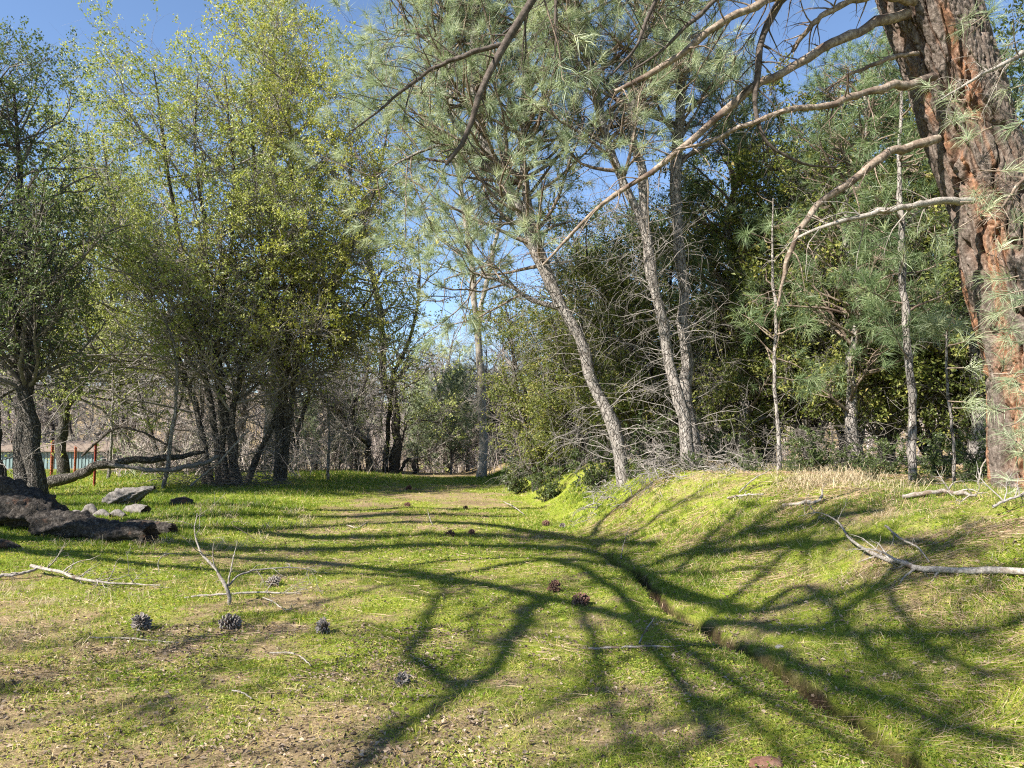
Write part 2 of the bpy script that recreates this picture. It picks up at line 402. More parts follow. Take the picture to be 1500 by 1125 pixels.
# ------------------------------------------------------------------ ground sheet
def build_ground():
    ys = np.concatenate([np.linspace(-14, 2.2, 40), np.exp(np.linspace(math.log(2.3), math.log(34), 380)), np.exp(np.linspace(math.log(35), math.log(900), 90))])
    uu = np.linspace(-1, 1, 471)
    xs = np.sinh(uu * 8.5) / math.sinh(8.5) * 700
    X, Y = np.meshgrid(xs, ys)
    X = X + ditch_x(Y)
    Z = height(X, Y)
    near = sstep(12, 6, Y)
    Z = Z + 0.016 * near * (fbm(X * 9, Y * 9, 3, 5) - 0.5)
    mb = MB()
    ny, nx = X.shape
    i = (np.arange(ny - 1)[:, None] * nx + np.arange(nx - 1)[None]).ravel()
    q = np.stack([i, i + 1, i + nx + 1, i + nx], -1)
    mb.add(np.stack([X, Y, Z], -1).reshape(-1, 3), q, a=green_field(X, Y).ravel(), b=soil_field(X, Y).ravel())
    o = mb.build('ground', M['ground'])
    tag(o, kind='structure')
build_ground()
#PART2
# ------------------------------------------------------------------ ground cover (grass, litter)
def scatter(rng, n, y0, y1, xspan=0.78, xpad=1.2):
    # uniform over the visible wedge between depths y0 and y1
    y = np.sqrt(rng.uniform(y0 ** 2, y1 ** 2, n)); x = rng.uniform(-1, 1, n) * (y * xspan + xpad)
    return x, y
def lush_field(x, y):
    d = x - ditch_x(y)
    l = 0.30 * sstep(0.45, 0.7, fbm(x * 0.8 + 5, y * 0.8, 3, 5))
    l = l + 0.55 * sstep(-0.1, 0.7, d) * sstep(0.42, 0.62, fbm(x * 0.9 + 11, y * 0.9, 3, 1))
    l = l + 0.75 * sstep(-3.6, -5.2, x) * sstep(9.5, 12.5, y) + 0.5 * sstep(25.0, 27, y)
    l = l + 0.4 * sstep(0.25, 0.0, np.abs(d + 0.05)) * sstep(10, 8, y)
    return np.clip(l, 0, 1)
def build_grass():
    rng = np.random.default_rng(21)
    mb = MB()
    for (y0, y1, n, two) in ((2.7, 5.5, 150000, True), (5.5, 9.5, 190000, False), (9.5, 17, 190000, False), (17, 30, 150000, False)):
        x, y = scatter(rng, n, y0, y1)
        g = green_field(x, y); s = soil_field(x, y)
        keep = rng.random(n) < np.clip((g - 0.21) * 2.1, 0.05, 1) * (1 - 0.92 * s)
        d = x - ditch_x(y)
        keep &= d < 3.6 + 1.5 * rng.random(n)
        x, y, g = x[keep], y[keep], g[keep]
        m = len(x); l = lush_field(x, y)
        pix = y / 745.0
        h = (0.018 + 0.040 * rng.random(m) * vnoise(x * 6, y * 6, 3) * 1.6 + 0.08 * l * rng.random(m) ** 0.7) * (1 + 0.02 * y)
        wd = np.maximum(0.0042, pix * 0.62) * rng.uniform(0.7, 1.2, m)
        h = np.maximum(h, wd * 1.8)
        D = rng.normal(0, 1, (m, 3)); D[:, 2] = np.abs(D[:, 2]) * 0.5 + 0.85 + 0.7 * l
        z = height(x, y) + 0.016 * sstep(12, 6, y) * (fbm(x * 9, y * 9, 3, 5) - 0.5) - 0.003
        dry = rng.random(m) < (0.17 + 0.40 * np.clip(0.6 - g, 0, 1) + 0.10 * sstep(0.5, 0.65, fbm(x * 1.7, y * 1.7, 3, 0)))
        val = np.where(dry, rng.uniform(0.78, 1.0, m), np.clip(rng.normal(0.40 - 0.20 * l + 0.34 * (fbm(x * 1.1, y * 1.1, 3, 2) - 0.5) * 2, 0.17, m), 0, 0.74))
        needles(mb, rng, np.stack([x, y, z], -1), D, h, wd, 0.35, val, two)
    # taller clumps
    x, y = scatter(rng, 13000, 2.8, 17)
    l = lush_field(x, y); keep = (rng.random(13000) < np.clip(l * 1.3 + .10, 0, 1)) & (x - ditch_x(y) < 3.0) & (soil_field(x, y) < .4)
    x, y, l = x[keep], y[keep], l[keep]; nb = 16
    X = np.repeat(x, nb) + rng.normal(0, .028, len(x) * nb); Y = np.repeat(y, nb) + rng.normal(0, .028, len(x) * nb); Ll = np.repeat(l, nb)
    D = rng.normal(0, .42, (len(X), 3)); D[:, 2] = 1
    needles(mb, rng, np.stack([X, Y, height(X, Y) - .004], -1), D, (0.055 + .10 * Ll) * rng.uniform(.5, 1.3, len(X)), np.maximum(.0038, Y / 745 * .5), .5, np.clip(rng.normal(.42, .16, len(X)) - .2 * Ll, 0, .74), True)
    o = mb.build('grass', M['grass'], smooth=False)
    tag(o, kind='stuff', label='short patchy green grass covering the track and the bank', cat='grass')
    # small broad-leaved weeds between the blades
    mb = MB()
    for (y0, y1, n, sz) in ((2.7, 6, 52000, 0.016), (6, 11, 45000, 0.022)):
        x, y = scatter(rng, n, y0, y1)
        keep = (rng.random(n) < np.clip((green_field(x, y) - 0.30) * 2.2, 0, 1) * (1 - soil_field(x, y))) & (vnoise(x * 1.4, y * 1.4, 6) > 0.35)
        x, y = x[keep], y[keep]; m = len(x)
        C = np.stack([x, y, height(x, y) + rng.uniform(0.004, 0.035, m)], -1)
        U = rng.normal(0, 1, (m, 3)); U[:, 2] *= 0.35
        leaf_quads(mb, rng, C, nrm(U), rng.uniform(0.7, 1.5, m) * sz, 0.7, 0.3, rng.uniform(0.1, 0.72, m), flat=2.0)
    tag(mb.build('weeds', M['grass'], smooth=False), kind='stuff', label='small clover-like weeds growing among the grass blades', cat='weeds')
    # fallen oak leaves
    mb = MB()
    for (y0, y1, n) in ((2.7, 6.5, 30000), (6.5, 14, 30000), (14, 27, 12000)):
        x, y = scatter(rng, n, y0, y1)
        p = 0.10 + 0.62 * sstep(0.9, -0.8, x) * sstep(10, 6, y) * sstep(0.40, 0.62, fbm(x * 1.3 + 7, y * 1.3, 4, 4)) + 0.25 * sstep(0.45, 0.65, fbm(x * 1.3 + 7, y * 1.3, 4, 4)) + 0.2 * sstep(0.5, 0.3, green_field(x, y))
        keep = rng.random(n) < p
        x, y = x[keep], y[keep]; m = len(x)
        C = np.stack([x, y, height(x, y) + rng.uniform(0.006, 0.022, m)], -1)
        U = rng.normal(0, 1, (m, 3)); U[:, 2] *= 0.3
        leaf_quads(mb, rng, C, nrm(U), rng.uniform(0.014, 0.034, m) * (1 + 0.03 * y), 0.62, 0.7, None, flat=1.6)
    tag(mb.build('fallen_leaves', M['dry_leaf'], smooth=False), kind='stuff', label='dry brown oak leaves scattered over the grass', cat='leaves')
    # pine straw lying in swirls on the bank and at the ditch
    mb = MB()
    for (y0, y1, n) in ((2.7, 6.5, 60000), (6.5, 13, 90000)):
        x, y = scatter(rng, n, y0, y1)
        d = x - ditch_x(y)
        p = 0.10 + 0.85 * sstep(-0.7, 1.2, d) * sstep(0.47, 0.60, fbm(x * 1.25 + 2, y * 1.0, 3, 0)) + 0.18 * sstep(2.0, 3.2, d) + 0.08 * soil_field(x, y)
        p = p + 0.5 * np.exp(-((x - 1.05) ** 2 + (y - 4.0) ** 2) / 0.03) + 0.6 * np.exp(-((x - 1.83) ** 2 + (y - 4.05) ** 2) / 0.03)
        keep = rng.random(n) < p
        x, y = x[keep], y[keep]; m = len(x)
        th = fbm(x * 0.8, y * 0.8, 2, 6) * 8 + rng.normal(0, 0.5, m)
        D = np.stack([np.cos(th), np.sin(th), rng.uniform(0.0, 0.16, m)], -1)
        lx = rng.uniform(0.10, 0.24, m)
        x2 = x + D[:, 0] * lx; y2 = y + D[:, 1] * lx
        zz = height(x, y) + rng.uniform(0.008, 0.035, m)
        D = np.stack([x2 - x, y2 - y, height(x2, y2) + rng.uniform(0.006, 0.03, m) - zz], -1)
        needles(mb, rng, np.stack([x, y, zz], -1), D, lx, np.maximum(0.0022, y / 745 * 0.42), 0.0, None, False)
    tag(mb.build('pine_straw', M['straw'], smooth=False), kind='stuff', label='fallen brown pine needles in swirls on the bank', cat='pine straw')
    # tall dry grass along the top of the bank and by the logs
    mb = MB()
    spots = []
    for k in range(520):
        y = rng.uniform(8, 17); d = rng.normal(2.75, 0.55); xx = ditch_x(y) + d
        if vnoise(xx * 1.3, y * 1.3, 4) < 0.64: continue
        spots.append((xx, y, rng.uniform(.15, .42)))
    for k in range(60):
        spots.append((rng.uniform(-6.5, -3.6), rng.uniform(10.5, 16), 0.38))
    for k in range(55):
        spots.append((rng.uniform(-5.6, -3.4), rng.uniform(5.6, 8.0), 0.24))
    for k in range(200):
        y = rng.uniform(4.5, 12); spots.append((ditch_x(y) + rng.uniform(0.5, 2.6), y, 0.16))
    for k in range(70):
        p = G(1235 + rng.normal(0, 55), 710 + rng.normal(0, 8)); spots.append((p[0], p[1], rng.uniform(.3, .55)))
    S = np.array(spots); nb = 16
    x = np.repeat(S[:, 0], nb) + rng.normal(0, 0.07, len(S) * nb); y = np.repeat(S[:, 1], nb) + rng.normal(0, 0.07, len(S) * nb); hh = np.repeat(S[:, 2], nb)
    D = rng.normal(0, 0.55, (len(x), 3)); D[:, 2] = 1.0
    needles(mb, rng, np.stack([x, y, height(x, y) - 0.01], -1), D, hh * rng.uniform(0.3, 1.0, len(x)), np.maximum(0.003, y / 745 * 0.38), 0.5, None, True)
    tag(mb.build('dry_grass', M['dry_grass'], smooth=False), kind='stuff', label='pale dry grass stalks along the bank top and near the logs', cat='dry grass')
build_grass()

# ------------------------------------------------------------------ trees
def px_path(pts, depth=None):
    return np.array([at(p[0], p[1], p[2] if len(p) > 2 else depth) for p in pts])
def rough_tube(mb, rng, path, rad, K=40, sides=14, amp=0.12, fr=(2.0, 1.2), flare=0.0, kink=1.5):
    P = spline(path, K)
    rr = np.interp(np.linspace(0, 1, K), np.linspace(0, 1, len(rad)), rad)
    P = P + kink * np.stack([(vnoise(np.arange(K) * .55 + rng.uniform(0, 90), np.zeros(K) + a_, 3) - .5) for a_ in (0.5, 9.5, 21.5)], -1) * rr[:, None] * np.minimum(np.arange(K), 3)[:, None] / 3
    rr = rr * (1 + .22 * (vnoise(np.arange(K) * .8 + rng.uniform(0, 90), np.zeros(K), 4) - .5) * min(kink, 2))
    t = np.linspace(0, 1, K)
    rr = rr * (1 + flare * np.exp(-t * K * 0.35))
    V, Q = tubes(P, rr[None], sides)
    th = np.tile(np.arange(sides), K); kk = np.repeat(np.arange(K), sides)
    L = np.linalg.norm(np.diff(P, axis=0), axis=1).sum()
    c = np.cos(th / sides * 2 * np.pi); s = np.sin(th / sides * 2 * np.pi); off = rng.uniform(0, 50)
    nn = fbm(c * fr[0] + off + kk / K * L * fr[1] * 0.8, s * fr[0] + kk / K * L * fr[1] + off, 3, 2) - 0.5
    ctr = np.repeat(P, sides, 0)
    V = ctr + (V - ctr) * (1 + amp * 2 * nn)[:, None]
    mb.add(V, Q)
    return P, rr
def make_tree(name, label, cat, stems, seed, lv, leaf, bark='oak_bark', twig='twig_brown', group=None, sides=12, flare=0.3, base=None, clip=None):
    """stems: [(world path, [radii])]; lv: per level dict(n, L, K, a, wig, trop, droop, r, t0); leaf: dict(kind, ...)"""
    rng = np.random.default_rng(seed)
    base = np.array(stems[0][0][0]) if base is None else np.asarray(base)
    root = empty(name, base)
    tag(root, label, cat, group)
    mb = MB(); K0 = 36; SP = []; SR = []
    for path, rad in stems:
        P, rr = rough_tube(mb, rng, path, rad, K0, sides, 0.13, (2.2, 2.0), flare)
        SP.append(P); SR.append(rr)
    mb.build('trunk', M[bark], root, base)
    P = np.array(SP); Rr = np.array(SR)
    tw = MB(); levels = [(P, Rr)]; kids = []
    for li, q in enumerate(lv):
        pp, pr = levels[q.get('from', -1)]
        pos, d, rad, t, idx = sprout(rng, pp, pr, q['n'], q.get('t0', 0.25), q.get('t1', 1.0), *q.get('a', (35, 75)), up=q.get('up', 0.0), flat=q.get('flat', 0.0))
        L = q['L'] * rng.uniform(0.55, 1.15, q['n']) * (1 - q.get('short', 0.5) * t)
        BP = grow(rng, pos, d, L, q.get('K', 6), q.get('wig', 0.15), q.get('trop', 0.0), q.get('droop', 0.0))
        r0 = np.clip(rad * 0.62, q['r'] * 0.45, q['r'] * 1.6)
        BR = taper(r0, r0 * 0.25, BP.shape[1], len(BP))
        if clip is not None:
            ok = clip(BP[:, -1]); BP, BR = BP[ok], BR[ok]
        levels.append((BP, BR)); kids.append(idx)
    if lv[0]['n'] <= 30 and len(lv) == 2:              # few enough to tell apart: every branch a part of its own
        for i in range(len(levels[1][0])):
            b1 = MB(); add_tubes(b1, levels[1][0][i:i + 1], levels[1][1][i:i + 1], 5)
            own = kids[1] == i
            if own.any(): add_tubes(b1, levels[2][0][own], levels[2][1][own], 3)
            b1.build('branch', M[twig], root, base)
    else:
        for (BP, BR), q in zip(levels[1:], lv): add_tubes(tw, BP, BR, q.get('sides', 4))
        tag(tw.build('branches', M[twig], root, base), kind='stuff')
    if leaf:
        lm = MB()
        BP, BR = levels[-1]
        if leaf['kind'] == 'broad':
            n = leaf['n']
            i = rng.integers(0, len(BP), n); i = np.sort(rng.permutation(len(BP))[:int(len(BP) * .68)])[rng.integers(0, int(len(BP) * .68), n)]; t = rng.uniform(0.3, 1, n) ** .8 * (BP.shape[1] - 1.001); k = t.astype(int); f = (t - k)[:, None]
            C = BP[i, k] * (1 - f) + BP[i, k + 1] * f + rng.normal(0, leaf.get('jit', 0.07) * .8, (n, 3))
            U = nrm(nrm(BP[i, k + 1] - BP[i, k]) + rng.normal(0, 0.7, (n, 3)))
            tone = (0.55 * rng.random(len(BP)))[i] + 0.45 * rng.random(n)
            ok = rng.random(n) < (np.clip(0.18 + 0.82 * sstep(leaf['zmin'] - 2.2, leaf['zmin'] + 1.8, C[:, 2]), 0, 1) if 'zmin' in leaf else 1.0)
            C, U, tone, n = C[ok], U[ok], tone[ok], int(ok.sum())
            leaf_quads(lm, rng, C, U, rng.uniform(0.6, 1.25, n) * leaf['s'], leaf.get('asp', 0.55), 0.3, tone, flat=0.4)
        else:
            E = BP[:, -1]; D = nrm(BP[:, -1] - BP[:, -2])
            tufts(lm, rng, E, D, leaf['n'], leaf['s'], leaf['w'], leaf.get('spread', 0.75), leaf.get('droop', 0.2), leaf.get('two', False))
        tag(lm.build('crown', M[leaf['mat']], root, base, smooth=False), kind='stuff')
    return root
def copy_thing(root, loc, rotz=0.0, sc=1.0, label=None, group=None):
    r = root.copy(); COL.objects.link(r)
    r.location = loc; r.rotation_euler = (0, 0, rotz); r.scale = (sc, sc, sc) if np.ndim(sc) == 0 else sc
    if label: r['label'] = label
    if group: r['group'] = group
    for ch in list(root.children):
        c = ch.copy(); COL.objects.link(c); c.parent = r
    return r

OAK = lambda n1, n2, n3, L1=3.2, L2=1.5, L3=0.7: [
    dict(n=n1, L=L1, K=9, a=(35, 85), wig=0.17, trop=0.03, r=0.032, t0=0.24, short=0.2, sides=5),
    dict(n=n2, L=L2, K=6, a=(30, 75), wig=0.2, trop=0.01, r=0.012, t0=0.15, short=0.35, sides=3),
    dict(n=n3, L=L3, K=3, a=(25, 80), wig=0.25, trop=0.0, r=0.0055, t0=0.1, short=0.2, sides=3)]

def dead_twigs(root, seed, paths, n, L, y0, y1, mat='grey_twig', r=0.0085):
    """bare drooping dead branches on the lower trunk"""
    rng = np.random.default_rng(seed); base = np.array(root.location)
    P = np.array([spline(p, 40) for p in paths]); Rr = np.full(P.shape[:2], 0.03)
    pos, d, rad, t, i = sprout(rng, P, Rr, n, y0, y1, 55, 95)
    A = grow(rng, pos, d, L * rng.uniform(0.3, 1.1, n), 9, 0.22, 0.02, 0.15)
    Ra = taper(np.full(n, r) * rng.uniform(0.6, 1.3, n), np.full(n, r * 0.25), 9, n)
    mb = MB(); add_tubes(mb, A, Ra, 4)
    p2, d2, r2, t2, i2 = sprout(rng, A, Ra, n * 6, 0.2, 1, 30, 80)
    B = grow(rng, p2, d2, L * 0.45 * rng.uniform(0.2, 1.1, n * 6), 6, 0.28, 0, 0.2)
    add_tubes(mb, B, taper(np.full(n * 6, r * 0.42), np.full(n * 6, r * 0.16), 6, n * 6), 3)
    tag(mb.build('dead_branches', M[mat], root, base), kind='stuff')
def oak(label, name, depth, stems, seed, lv, leaf, **kw):
    st = [(px_path(p, depth), r) for p, r in stems]
    for q, _ in st:                                    # seat each stem in the soil
        q[0][2] = float(height(q[0][0], q[0][1])) - 0.12
    r = make_tree(name, label, 'tree', st, seed, lv, leaf, **{k: v for k, v in kw.items() if k != 'dead'})
    if kw.get('dead'): dead_twigs(r, seed + 700, [q for q, _ in st], kw['dead'], 2.2, .06, .45, r=.012)
    return r

# the many-stemmed oak in the middle of the left side
oak('tall many-stemmed oak with dark fanning stems above the arched fallen limb', 'oak_tree', 22, [
    ([(322, 705), (316, 640), (300, 560), (285, 470), (268, 380), (250, 280), (238, 190), (225, 100)], [.10, .09, .07, .05, .02]),
    ([(332, 705), (322, 600), (312, 520), (300, 430), (300, 330), (285, 220), (290, 110)], [.09, .08, .07, .045, .02]),
    ([(345, 704), (325, 560), (318, 470), (335, 380), (345, 280), (335, 180), (330, 110)], [.085, .08, .06, .04, .02]),
    ([(352, 704), (338, 620), (350, 560), (375, 480), (392, 400), (400, 300)], [.11, .09, .07, .04, .02]),
    ([(310, 705), (296, 640), (275, 560), (250, 500), (205, 400), (165, 300), (150, 200)], [.085, .075, .06, .04, .02]),
    ([(300, 706), (292, 620), (262, 545), (240, 527), (150, 525), (118, 460), (95, 380)], [.075, .065, .055, .04, .02]),
], 31, OAK(220, 1700, 7500, 4.1, 1.7, 0.85), dict(kind='broad', zmin=5.2, n=86000, s=0.088, mat='oak_leaf', jit=0.07), twig='grey_twig', dead=110)
# the yellow-green oak next to the open track
oak('yellow-green leafy oak with dark twin trunks at the track edge', 'oak_tree', 23, [
    ([(408, 700), (410, 620), (415, 540), (425, 440), (430, 340), (425, 230), (420, 130), (415, 60)], [.13, .12, .10, .06, .02]),
    ([(360, 703), (385, 650), (410, 590), (430, 520), (470, 450), (500, 360), (515, 260), (510, 160)], [.09, .08, .07, .045, .02]),
    ([(412, 700), (418, 600), (400, 480), (385, 380), (375, 280), (370, 190), (368, 110)], [.09, .08, .07, .045, .02]),
    ([(415, 700), (430, 560), (455, 500), (500, 470), (540, 440), (565, 380)], [.08, .07, .06, .04, .02]),
    ([(412, 700), (440, 520), (490, 420), (535, 320), (560, 230), (575, 150)], [.09, .08, .07, .05, .02]),
], 32, OAK(190, 1500, 7000, 3.3, 1.5, 0.8), dict(kind='broad', zmin=4.8, n=80000, s=0.09, mat='oak_leaf_yellow', jit=0.07), twig='grey_twig', dead=100)
# dark oak leaning in from the left edge, nearer
oak('dark oak at the left edge with leaning double trunk behind the stump', 'oak_tree', 17, [
    ([(58, 712), (48, 650), (38, 580), (20, 480), (0, 360), (-20, 220), (-30, 100)], [.17, .15, .12, .07, .03]),
    ([(36, 712), (34, 640), (40, 560), (50, 460), (40, 360), (30, 250), (20, 130)], [.17, .13, .10, .06, .03]),
    ([(-6, 715), (-8, 640), (-30, 520), (-60, 380), (-80, 200)], [.16, .13, .10, .06, .03]),
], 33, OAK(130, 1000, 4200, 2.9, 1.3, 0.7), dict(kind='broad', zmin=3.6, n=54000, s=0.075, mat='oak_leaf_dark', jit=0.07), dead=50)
# oak behind, between the two
oak('slim oak with a forked trunk behind the red steel post', 'oak_tree', 27, [
    ([(92, 705), (90, 620), (95, 540), (105, 450), (120, 350), (130, 250)], [.17, .15, .12, .07, .03]),
    ([(92, 705), (94, 600), (115, 570), (150, 500), (170, 400), (175, 300)], [.16, .14, .10, .06, .03]),
], 34, OAK(120, 1000, 4000, 3.9, 1.7, 0.9), dict(kind='broad', n=46000, s=0.10, mat='oak_leaf', jit=0.08))
# grey leaning sapling by the fallen limb
oak('slender grey sapling curving left above the fallen limb', 'sapling', 20, [
    ([(238, 706), (252, 640), (259, 570), (256, 510), (240, 465), (210, 430), (175, 395), (150, 370)], [.055, .05, .045, .035, .02, .012]),
], 35, [dict(n=16, L=1.2, K=6, a=(30, 70), r=0.012, wig=0.2, t0=0.4, sides=4), dict(n=90, L=0.5, K=4, r=0.005, wig=0.2, sides=3)], dict(kind='broad', n=1600, s=0.08, mat='oak_leaf'), bark='pale_bark', twig='grey_twig', flare=0.1, sides=8)
for k, (lab, pts) in enumerate([
    ('thin pale sapling standing behind the weathered stump', [(158, 708), (163, 640), (165, 560), (162, 480)]),
    ('short straight grey sapling between the oaks', [(480, 696), (482, 640), (478, 570), (470, 520)])]):
    oak(lab, 'sapling', 24 + k, [(pts, [.05, .045, .03, .012])], 36 + k, [dict(n=22, L=1.1, K=5, a=(40, 80), r=0.01, wig=0.25, t0=0.3, sides=3), dict(n=120, L=0.5, K=4, r=0.005, wig=0.25, sides=3)], None, bark='pale_bark', twig='grey_twig', flare=0.1, sides=7)

# ------------------------------------------------------------------ grey pines on the bank
PINE = lambda n1, n2, L1=2.4, t0=0.35: [
    dict(n=n1, L=L1, K=8, a=(45, 85), wig=0.13, trop=0.07, r=0.025, t0=t0, short=0.5, sides=4),
    dict(n=n2, L=0.8, K=5, a=(25, 65), wig=0.2, trop=0.08, r=0.008, t0=0.3, short=0.3, sides=3)]
def pine(label, depth, stems, seed, lv, leaf, dead=None, name='grey_pine', **kw):
    st = [(px_path(p, depth), r) for p, r in stems]
    st[0][0][0][2] = float(height(*st[0][0][0][:2])) - 0.12
    kw.setdefault('bark', 'pale_bark'); kw.setdefault('twig', 'limb_bark')
    r = make_tree(name, label, 'tree', st, seed, lv, leaf, **kw)
    if dead: dead_twigs(r, seed + 500, [s[0] for s in st[:dead.get('stems', 1)]], dead['n'], dead['L'], dead.get('y0', 0.05), dead.get('y1', 0.45))
    return r
pine('grey pine leaning left over the track, forked halfway up', 14.0, [
    ([(915, 672), (895, 620), (868, 560), (845, 495), (822, 450), (795, 395), (765, 325), (735, 260), (705, 190), (690, 120), (695, 40), (700, -60), (705, -200)], [.12, .11, .105, .10, .09, .08, .065, .05]),
    ([(820, 450), (812, 425), (780, 330), (772, 290), (765, 220), (770, 130), (760, 30), (755, -80)], [.09, .08, .07, .05, .03]),
    ([(735, 260), (705, 235), (680, 205), (650, 140), (640, 60), (650, -40)], [.06, .05, .04, .03, .02]),
    ([(735, 260), (690, 225), (640, 215), (590, 235), (550, 260)], [.045, .04, .03, .02, .01]),
    ([(690, 130), (650, 80), (610, 50), (570, 40)], [.05, .04, .03, .012]),
    ([(818, 450), (780, 440), (740, 415), (690, 400), (650, 410)], [.05, .045, .035, .025, .012]),
], 41, PINE(240, 1650, 3.1, 0.33), dict(kind='needle', n=62, s=0.28, spread=0.65, w=0.0075, mat='needle'), dict(n=120, L=1.7, y0=0.04, y1=0.5))
pine('tall slanting grey pine whose trunk touches its straight neighbour at the base', 13.2, [
    ([(1012, 676), (995, 590), (975, 500), (955, 410), (935, 320), (905, 240), (880, 160), (858, 80), (838, 0), (815, -120), (800, -240)], [.105, .10, .09, .08, .075, .065, .055, .04]),
    ([(955, 410), (945, 330), (940, 260), (925, 180), (935, 100), (950, 20), (960, -80)], [.08, .075, .07, .06, .04, .03]),
], 42, PINE(110, 850, 2.4, 0.44), dict(kind='needle', spread=0.65, n=56, s=0.26, w=0.0072, mat='needle'), dict(n=120, L=1.6, y0=0.06, y1=0.62))
pine('straight grey pine beside the slanting one, pale bark on its left', 13.8, [
    ([(1020, 674), (1010, 600), (1003, 500), (998, 400), (992, 300), (994, 200), (1000, 110), (1008, 20), (1015, -100), (1015, -240)], [.125, .115, .105, .10, .09, .08, .065, .04]),
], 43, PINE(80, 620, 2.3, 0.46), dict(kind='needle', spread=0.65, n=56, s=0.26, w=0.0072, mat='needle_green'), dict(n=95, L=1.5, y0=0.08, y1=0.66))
# slim pine poles on the bank
pine('thin crooked pale sapling in front of the dark thicket', 11.5, [([(1141, 702), (1138, 620), (1134, 540), (1136, 460), (1131, 380), (1132, 290)], [.035, .03, .028, .02, .012])],
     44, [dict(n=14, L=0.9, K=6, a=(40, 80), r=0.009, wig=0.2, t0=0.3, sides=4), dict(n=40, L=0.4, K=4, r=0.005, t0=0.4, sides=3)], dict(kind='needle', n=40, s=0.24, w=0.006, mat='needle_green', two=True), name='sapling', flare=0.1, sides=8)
pine('straight slim young pine with a pale trunk nearest the huge pine', 10.2, [([(1337, 704), (1336, 620), (1330, 520), (1325, 430), (1320, 330), (1318, 230), (1322, 120)], [.058, .052, .05, .045, .03, .02])],
     45, [dict(n=26, L=1.3, K=7, a=(50, 85), r=0.011, wig=0.16, t0=0.30, sides=4), dict(n=110, L=0.45, K=4, r=0.006, t0=0.4, sides=3)], dict(kind='needle', n=46, s=0.26, w=0.0055, mat='needle_green', two=True), name='young_pine', flare=0.2, sides=10)
pine('small crooked pine sapling with one bright needle tuft on top', 9.8, [([(1396, 692), (1396, 640), (1388, 580), (1386, 520), (1387, 480)], [.022, .02, .018, .012])],
     46, [dict(n=7, L=0.30, K=5, a=(40, 80), r=0.006, wig=0.15, t0=0.94, short=0, sides=4), dict(n=9, L=0.2, K=4, r=0.005, t0=0.6, sides=3)], dict(kind='needle', n=70, s=0.26, w=0.005, mat='needle', two=True), name='sapling', flare=0.1, sides=8)

# pine behind the left oaks, its tip above them
pine('grey pine whose pale tip rises above the left oaks', 30, [([(395, 690), (398, 500), (400, 300), (402, 120), (400, -10)], [.25, .2, .15, .08, .03])],
     47, PINE(110, 900, 2.6, 0.45), dict(kind='needle', n=34, s=0.34, w=0.018, mat='needle'))
# ------------------------------------------------------------------ the huge pine at the right edge
def bark_mat_plates():
    m, n, b = new_mat('plate_bark')
    tc = n.nodes.new('ShaderNodeTexCoord')
    no = n.nodes.new('ShaderNodeTexNoise'); no.inputs['Scale'].default_value = 26; no.inputs['Detail'].default_value = 9; no.inputs['Roughness'].default_value = 0.7
    n.links.new(tc.outputs['Object'], no.inputs[0])
    plate = ramp(n, [(0.28, (0.035, 0.026, 0.021)), (0.5, (0.105, 0.082, 0.068)), (0.72, (0.25, 0.21, 0.18))]); n.links.new(no.outputs['Fac'], plate.inputs[0])
    inner = ramp(n, [(0.28, (0.10, 0.036, 0.016)), (0.5, (0.27, 0.115, 0.05)), (0.72, (0.43, 0.225, 0.11))]); n.links.new(no.outputs['Fac'], inner.inputs[0])
    mx = n.nodes.new('ShaderNodeMix'); mx.data_type = 'RGBA'
    n.links.new(attr(n, 'aux').outputs['Fac'], mx.inputs['Factor']); n.links.new(plate.outputs[0], mx.inputs['A']); n.links.new(inner.outputs[0], mx.inputs['B'])
    n.links.new(mx.outputs['Result'], b.inputs['Base Color']); b.inputs['Roughness'].default_value = 0.92; b.inputs['Specular IOR Level'].default_value = 0.15
    bu = n.nodes.new('ShaderNodeBump'); bu.inputs['Strength'].default_value = 0.9; bu.inputs['Distance'].default_value = 0.02
    n.links.new(no.outputs['Fac'], bu.inputs['Height']); n.links.new(bu.outputs[0], b.inputs['Normal'])
    return m
M['plate_bark'] = bark_mat_plates()
def worley(u, v, seed, period):
    rng = np.random.default_rng(seed); J = rng.random((period, 400, 2))
    ui = np.floor(u).astype(int); vi = np.floor(v).astype(int)
    f1 = np.full(u.shape, 9.0); f2 = np.full(u.shape, 9.0); cid = np.zeros(u.shape)
    for a in (-1, 0, 1):
        for c in (-1, 0, 1):
            cu = ui + a; cv = vi + c
            j = J[cu % period, cv % 400]
            d = np.hypot(cu + j[..., 0] - u, cv + j[..., 1] - v)
            near = d < f1
            f2 = np.where(near, f1, np.minimum(f2, d)); cid = np.where(near, j[..., 0], cid); f1 = np.where(near, d, f1)
    return f1, f2, cid
BIG_Y = 8.6
big_c = [(1534, 700), (1530, 640), (1523, 560), (1512, 500), (1482, 400), (1459, 300), (1421, 200), (1391, 100), (1358, 0), (1318, -120), (1280, -260), (1250, -450), (1230, -700)]
big_path = px_path(big_c, BIG_Y)
big_path[0][2] = float(height(*big_path[0][:2])) - 0.15
big_r = [.53, .51, .49, .47, .455, .44, .41, .42, .46, .42, .36, .30, .22]
